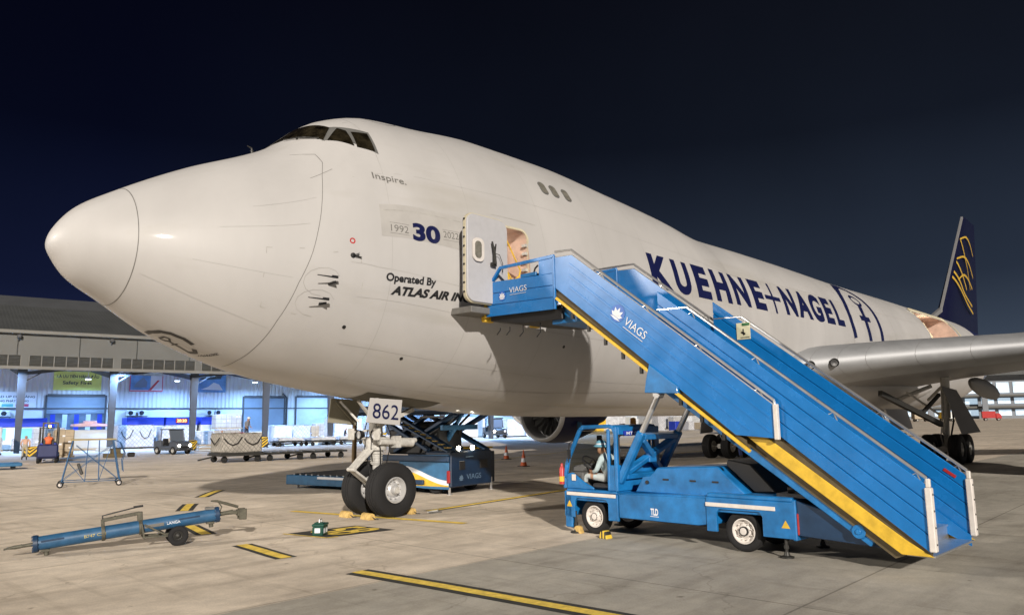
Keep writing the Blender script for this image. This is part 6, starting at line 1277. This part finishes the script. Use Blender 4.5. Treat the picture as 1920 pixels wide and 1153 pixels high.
for k, (u, v, lab) in enumerate(((22.8, -3.9, 'left dolly heaped with pale plastic sheet'), (25.9, -4.6, 'second dolly heaped with pale plastic sheet'), (29.4, -3.6, 'dolly with plastic sheet just left of the nose gear'), (33.0, -3.3, 'dolly with plastic sheet behind the nose gear'))):
    p = hw(u, v); dolly((p.x, p.y, 0), HA, lab, k == 0, 2.9, 2.2, 'dollies with plastic sheet'); q = cargo(u, v, 2.6, 2.0, .32, 'wrap', 'plastic_sheet', ('crumpled plastic sheet on the left sheet dolly', 'crumpled plastic sheet on the second sheet dolly', 'crumpled plastic sheet just left of the nose gear', 'crumpled plastic sheet behind the nose gear')[k], 0, .40, 'plastic sheets on dollies', False)
o = thing('low_trolley', 'low teal trolley cut off by the left edge of the photo', 'trolley', (7.6, 33.0, 0), R(-8)); mb = MB(); mb.box(-1.6, 1.1, -.8, .8, .16, .34); pt_(mb, 'deck', 'midblue', o, .04)
for x in (-1.1, .7): wheel(o, (x, -.6, .12), .12, .1, .06, (0, 1, 0), M['darksteel'], sub=False)
mb = MB(); mb.box(-.6, -.2, -.2, .2, .34, .62); pt_(mb, 'winch', 'black', o, .03)
o = thing('scrap_box', 'small brown box on the floor right of the forklift', 'box', (17.3, 43.3, 0), HA); mb = MB(); mb.box(-.8, .55, -.3, .3, 0, .28); mb.box(-.35, .25, -.3, .3, .28, .62); pt_(mb, 'box_body', 'under', o, .02); mb = MB(); mb.box(.75, 1.2, -.2, .2, 0, .32); pt_(mb, 'dark_bag', 'black', o, .06)
# small vehicles
def tug(loc, rz, label, body, lamps=(1, 1)):
    o = thing('baggage_tug', label, 'tug', loc, rz)   # faces local -y
    mb = MB(); mb.prism([(-.68, -1.45, .30), (-.68, -1.50, .75), (-.68, -1.30, .95), (-.68, -.55, 1.02), (-.68, -.45, .62), (-.68, .55, .62), (-.68, .6, 1.05), (-.68, 1.4, 1.05), (-.68, 1.42, .30)], (1.36, 0, 0)); pt_(mb, 'body', body, o, .05)
    mb = MB()
    for x in (-.60, .60): mb.bar((x, -.62, 1.0), (x, -.35, 1.88), .07); mb.bar((x, .62, 1.0), (x, .55, 1.88), .07)
    mb.box(-.68, .68, -.45, .72, 1.86, 1.94); mb.bar((-.6, -.35, 1.85), (.6, -.35, 1.85), .06); pt_(mb, 'cab_frame', body, o, .02)
    mb = MB(); mb.prism([(-.57, -.60, 1.02), (.57, -.60, 1.02), (.57, -.37, 1.82), (-.57, -.37, 1.82)], (0, .012, 0)); pt_(mb, 'windscreen', [mat('tinted_glass', (.10, .12, .15), .1, var=0)], o)
    for s, on in zip((-1, 1), lamps):
        mb = MB(); mb.lathe([(0, 0), (0, .12), (.06, .10), (.07, 0)], (s*.48, -1.45, .66), (0, -1, 0), 14); pt_(mb, 'headlight', 'head' if on else 'postwhite', o)
    mb = MB(); mb.box(-.36, .36, -1.50, -1.44, .45, .62); mb.box(-.72, .72, -1.56, -1.44, .28, .40); pt_(mb, 'grille', 'black', o, .02)
    for x in (-.62, .62):
        for y in (-1.0, .95): wheel(o, (x, y, .30), .30, .20, .16, (1, 0, 0), M['geargrey'], sub=True)
    mb = MB(); mb.box(-.5, .5, .2, .55, .62, .75); mb.box(-.5, .5, .48, .58, .75, 1.2); pt_(mb, 'seat', 'seat', o, .03)
    mb = MB(); c_ = Vector((-.25, -.25, 1.12)); mb.tube([c_+.17*Vector((math.cos(t), .35*math.sin(t), .9*math.sin(t))) for t in [2*math.pi*k/16 for k in range(17)]], .015, 6, cap=False); mb.cyl(c_, c_+Vector((0, -.3, -.25)), .02, 6); pt_(mb, 'steering_wheel', 'black', o)
    return o
def sit(loc, rz, name_label, shirt, face=(0, -1, 0)):
    J = dict(pelvis=(0, .25, .12), belly=(0, .26, .28), chest=(0, .24, .46), neck=(0, .22, .60), chin=(0, .18, .64), head=(0, .17, .72), crown=(0, .19, .82), shL=(.18, .24, .52), elL=(.25, .08, .32), wrL=(.18, -.14, .34), paL=(.15, -.20, .36), shR=(-.18, .24, .52), elR=(-.25, .08, .32), wrR=(-.18, -.14, .34), paR=(-.15, -.20, .36), hiL=(.1, .2, .1), knL=(.14, -.2, .12), anL=(.14, -.28, -.25), toL=(.14, -.40, -.28), hiR=(-.1, .2, .1), knR=(-.14, -.2, .12), anR=(-.14, -.28, -.25), toR=(-.14, -.40, -.28), face=face)
    return person('person', name_label, J, [shirt, M['seat'], M['skin'], M['black']], loc, rz)
tl = tug((22.1, 45.2, 0), R(12), 'small grey tug with both headlights on facing the aircraft', mat('tug_grey', (.07, .08, .10), .4))
o, hd, fd, hu, hs = sit(Vector((22.1, 45.2, .68)), R(12), 'driver sitting in the small grey tug with headlights on', M['white2'])
hat(o, hd, fd, hu, M['banner'], .125, .112)
t2 = tug((68.3, 55.3, 0), R(-28), 'dark tractor with one bright headlight seen behind the loader', mat('tractor_dark', (.03, .032, .035), .4), (1, 0)); t2.scale = (1.5, 1.5, 1.35)
# forklift seen from behind, carrying cartons
FK = thing('forklift', 'dark blue forklift seen from behind with a beacon on its guard', 'forklift', (11.7, 38.9, 0), R(-18))
def fk(mb, n, m, bev=.03, parent=None): return pt_(mb, n, m, parent or FK, bev)
mb = MB(); mb.box(-.55, .55, -.85, .2, .28, 1.05); mb.box(-.56, .56, -1.0, -.75, .35, 1.15); fk(mb, 'counterweight', mat('forklift_navy', (.012, .02, .09), .4), .08)
mb = MB(); mb.box(-.55, .55, .2, 1.2, .28, .62); mb.box(-.5, .5, .9, 1.1, .62, 1.2); fk(mb, 'body', 'royal', .04)
mb = MB()
for x in (-.5, .5): mb.bar((x, -.55, 1.05), (x, -.45, 2.15), .06); mb.bar((x, 1.0, 1.1), (x, .65, 2.15), .06)
for k in range(5): mb.box(-.52, .52, -.42+k*.24, -.38+k*.24, 2.12, 2.17)
mb.box(-.54, -.48, -.45, .68, 2.12, 2.18); mb.box(.48, .54, -.45, .68, 2.12, 2.18); fk(mb, 'overhead_guard', 'black', .008)
mb = MB()
for x in (-.4, .4): mb.box(x-.05, x+.05, 1.25, 1.35, .1, 2.5)
mb.box(-.42, .42, 1.28, 1.33, 2.4, 2.5); mb.box(-.42, .42, 1.28, 1.33, 1.2, 1.3); fk(mb, 'mast', 'black', .01)
for x in (-.25, .25): mb = MB(); mb.box(x-.06, x+.06, 1.35, 2.4, .10, .15); fk(mb, 'fork', 'darksteel', .01)
for x in (-.48, .48): wheel(FK, (x, 1.0, .32), .32, .22, .18, (1, 0, 0), M['geargrey'], sub=False); wheel(FK, (x, -.45, .26), .26, .18, .14, (1, 0, 0), M['geargrey'], sub=False)
mb = MB(); mb.lathe([(0, .07), (.12, .06), (.15, 0)], (0, .0, 2.18), (0, 0, 1), 12); fk(mb, 'beacon', 'beacon', 0)
mb = MB(); mb.box(-.3, .3, -.45, -.35, 1.05, 1.5); mb.box(-.3, .3, -.4, .1, 1.0, 1.1); fk(mb, 'seat', 'seat', .03)
sit(FK.matrix_basis @ Vector((0, -.25, 1.02)), R(-18+180), 'forklift driver in an orange vest under the beacon', M['orange'])
ld = bpy.data.lights.new('beacon_light', 'POINT'); ld.energy = 60; ld.color = (1, .6, .2); q = bpy.data.objects.new('beacon_light', ld); COL.objects.link(q); q.location = FK.matrix_basis @ Vector((0, 0, 2.45))
# standing figures
def stand(loc, rz, label, shirt, trs, bend=0., helm=None, z=0.):
    def B(p):      # bend forward at the hips towards -y
        v = Vector(p)
        if v.z > .93 and bend: r = v-Vector((0, 0, .93)); v = Vector((0, 0, .93))+Matrix.Rotation(bend, 4, 'X') @ r
        return v
    J = {k: B(v) for k, v in dict(pelvis=(0, 0, .95), belly=(0, 0, 1.10), chest=(0, -.01, 1.30), neck=(0, 0, 1.47), chin=(0, -.05, 1.52), head=(0, -.05, 1.60), crown=(0, -.03, 1.70), shL=(.19, 0, 1.40), elL=(.26, -.02, 1.14), wrL=(.24, -.20, 1.0), paL=(.22, -.28, .99), shR=(-.19, 0, 1.40), elR=(-.26, -.02, 1.14), wrR=(-.24, -.18, .98), paR=(-.22, -.26, .96)).items()}
    J.update({k: Vector(v) for k, v in dict(hiL=(.10, 0, .90), knL=(.12, -.05, .50), anL=(.13, .02, .09), toL=(.14, -.14, .05), hiR=(-.10, 0, .90), knR=(-.12, .0, .50), anR=(-.13, .06, .09), toR=(-.14, -.10, .05)).items()})
    fc = Matrix.Rotation(bend, 4, 'X') @ Vector((0, -1, -.1)); J['face'] = fc
    o, hd, fd, hu, hs = person('person', label, J, [shirt, trs, M['skin'], M['black']], (loc[0], loc[1], z), rz)
    if helm: hat(o, hd, fd, hu, helm, .125, .115)
    return o
vest = mat('hi_vis', (.55, .62, .06), .7, var=.1); dk_ = mat('work_trousers', (.035, .045, .09), .85)
o = thing('work_platform', 'small raised platform under the worker with a white helmet', 'platform', (24.6, 38.6, 0), HA); mb = MB(); mb.box(-.6, .6, -.5, .5, .95, 1.02)
for x in (-.55, .55):
    for y in (-.45, .45): mb.bar((x, y, 0), (x, y, .95), .06)
pt_(mb, 'deck', 'darksteel', o); mb = MB(); mb.box(-1.0, -.2, -.45, .1, 1.5, 1.62); mb.bar((-.6, -.2, 1.0), (-.6, -.2, 1.5), .06); pt_(mb, 'desk', 'redpaint', o)
stand((24.75, 38.7), R(20), 'worker in a white helmet standing behind the netted cargo block', mat('worker_grey', (.20, .21, .24), .85), dk_, .2, M['banner'], 1.02)
stand((12.0, 44.9), R(160), 'worker in a pale shirt standing left of the brown cartons', mat('peach_shirt', (.55, .35, .26), .85), mat('beige_trousers', (.35, .32, .26), .85), .35)
stand((30.0, 53.0), R(-60), 'worker in a pink shirt by the third column', mat('pink_shirt', (.50, .36, .44), .85), dk_, .1)
stand(hw(29.9, -1.8), R(40), 'dark clad worker near the plastic sheet dollies', M['seat'], dk_, .15)
stand(hw(33.6, -1.5), R(-40), 'worker in dark clothes beside the nose gear chevron board', mat('slate_shirt', (.06, .07, .1), .85), dk_, .1)
stand((33.6, 3.6), R(200), 'worker in a yellow vest bending between the main wheels', vest, mat('jeans', (.03, .05, .16), .85), .75)
# rolling platform ladder
LD_ = thing('platform_ladder', 'blue rolling platform ladder standing alone on the apron', 'ladder', (6.75, 16.35, 0), R(-18))
def lp(mb, n, m='lad', bev=0.): return pt_(mb, n, M['ladblue'] if m == 'lad' else m, LD_, bev)
M['ladblue'] = mat('ladder_blue', (.03, .10, .22), .5, var=.2, vs=8)
a, b, H_ = .95, .55, 1.68; t_ = .66
for x, y in ((-1, -1), (-1, 1), (1, -1), (1, 1)):
    mb = MB(); mb.tube([(x*a, y*b, .16), (x*t_-.0, y*b*.9, H_)], .026, 8); lp(mb, 'upright')
    mb = MB(); mb.cyl((x*a, y*b, .1), (x*a, y*b, .24), .022, 8); lp(mb, 'castor_stem'); wheel(LD_, (x*a-.03, y*b, .11), .11, .07, .06, (0, 1, 0), M['postwhite'])
for z in (.20, .90):
    k = (z-.16)/(H_-.16); xx = a+(t_-a)*k; mb = MB()
    for p, q in (((-xx, -b), (xx, -b)), ((-xx, b), (xx, b)), ((-xx, -b), (-xx, b)), ((xx, -b), (xx, b))): mb.cyl((p[0], p[1], z), (q[0], q[1], z), .014, 6)
    lp(mb, 'cross_rail')
mb = MB()
for y in (-b, b): mb.cyl((-a*.97, y, .25), (t_, y, 1.5), .010, 6); mb.cyl((a*.9, y, .25), (-.55, y, 1.5), .010, 6)
lp(mb, 'diagonal_brace')
for x in (-.2, .25):
    for y in (-b*.95, b*.95):
        mb = MB(); mb.cyl((x, y, .2), (x*.8, y, H_), .014, 6); lp(mb, 'inner_upright')
mb = MB(); mb.cyl((-a*.8, -b*.9, .9), (-.2, -b*.9, .2), .012, 6); mb.cyl((.25, -b*.9, .2), (.6, -b*.9, 1.5), .012, 6); lp(mb, 'inner_brace')
for k in range(6):
    z = .25+k*.24; x = a-(a-t_)*k/6+.02; mb = MB(); mb.cyl((x, -.45, z), (x, .45, z), .014, 6); lp(mb, 'rung')
mb = MB(); mb.box(-t_-.08, t_+.1, -.48, .48, H_, H_+.05); lp(mb, 'platform', mat('worn_wood', (.38, .30, .14), .7), .01)
for y in (-.48, .48):
    mb = MB(); mb.tube([(t_+.02, y, H_), (t_+.25, y, H_-.1), (t_+.42, y, H_-.5), (t_+.34, y, .9), (a+.1, y, .5)], .015, 6); lp(mb, 'hand_rail')
mb = MB(); mb.bar((-.45, -.5, .85), (-.3, -.52, .45), .10, .10); lp(mb, 'hanging_bag', 'darksteel', .02)
# ------------------------------------------------------------------ terminal far away on the right
TM = thing('terminal_building', 'distant grey terminal with rows of lit windows at the right edge', 'terminal', (455, 78, 0), R(-72))
mb = MB(); mb.box(-60, 60, 0, 30, 0, 22); pt_(mb, 'block', 'tgrey', TM)
for z0, z1, m in ((1.5, 4.5, 'litwin'), (7.5, 10.5, 'litwin'), (13, 18.5, 'litwin')):
    for k in range(16):
        mb = MB(); x = -58+k*7.3; mb.box(x, x+5.6, -.3, -.05, z0, z1); pt_(mb, 'window_band', m, TM)
mb = MB(); mb.box(-64, 64, -6, 34, 22, 25); pt_(mb, 'roof', 'hroof', TM)
mb = MB(); mb.box(-62, 62, -5, 0, 11.2, 12.0); mb.box(-62, 62, -4, 0, 5.4, 6.4); pt_(mb, 'canopy', 'hfascia', TM)
for k in range(5):
    mb = MB(); x = -50+k*25; mb.box(x, x+2.5, -7, -5, 0, 12); pt_(mb, 'pier', 'tgrey', TM)
for k, (x, y, c, lab) in enumerate(((300, 44, 'redpaint', 'red service truck far off by the terminal'), (290, 52, 'hdado', 'white service truck far off by the terminal'), (285, 62, 'carton', 'tan service truck far off by the terminal'), (310, 60, 'yellow', 'yellow service truck far off by the terminal'))):
    o = thing('service_truck', lab, 'truck', (x, y, 0), R(-70+k*13), 'distant service trucks'); mb = MB(); mb.box(-2.6, 1.4, -1.1, 1.1, .9, 3.2); pt_(mb, 'box_body', c, o, .08); mb = MB(); mb.prism([(1.5, -1.05, .7), (3.1, -1.05, .7), (3.1, -1.05, 1.7), (2.6, -1.05, 2.5), (1.5, -1.05, 2.5)], (0, 2.1, 0)); pt_(mb, 'cab', c, o, .06)
    for xx in (-1.6, 2.2):
        for yy in (-.9, .9): wheel(o, (xx, yy, .5), .5, .35, .28, (0, 1, 0), M['geargrey'], sub=False)
for k, (x, y, lab) in enumerate(((107, 8.2, 'small white apron marker post on the right of the wheels'),)):
    o = thing('marker_post', lab, 'marker', (62, 4.5, 0)); mb = MB(); mb.cyl((0, 0, 0), (0, 0, .7), .10, 10); pt_(mb, 'post', 'postwhite', o); mb = MB(); mb.lathe([(0, .13), (.12, .13), (.16, 0)], (0, 0, .7), (0, 0, 1), 10); pt_(mb, 'lamp', 'postwhite', o)
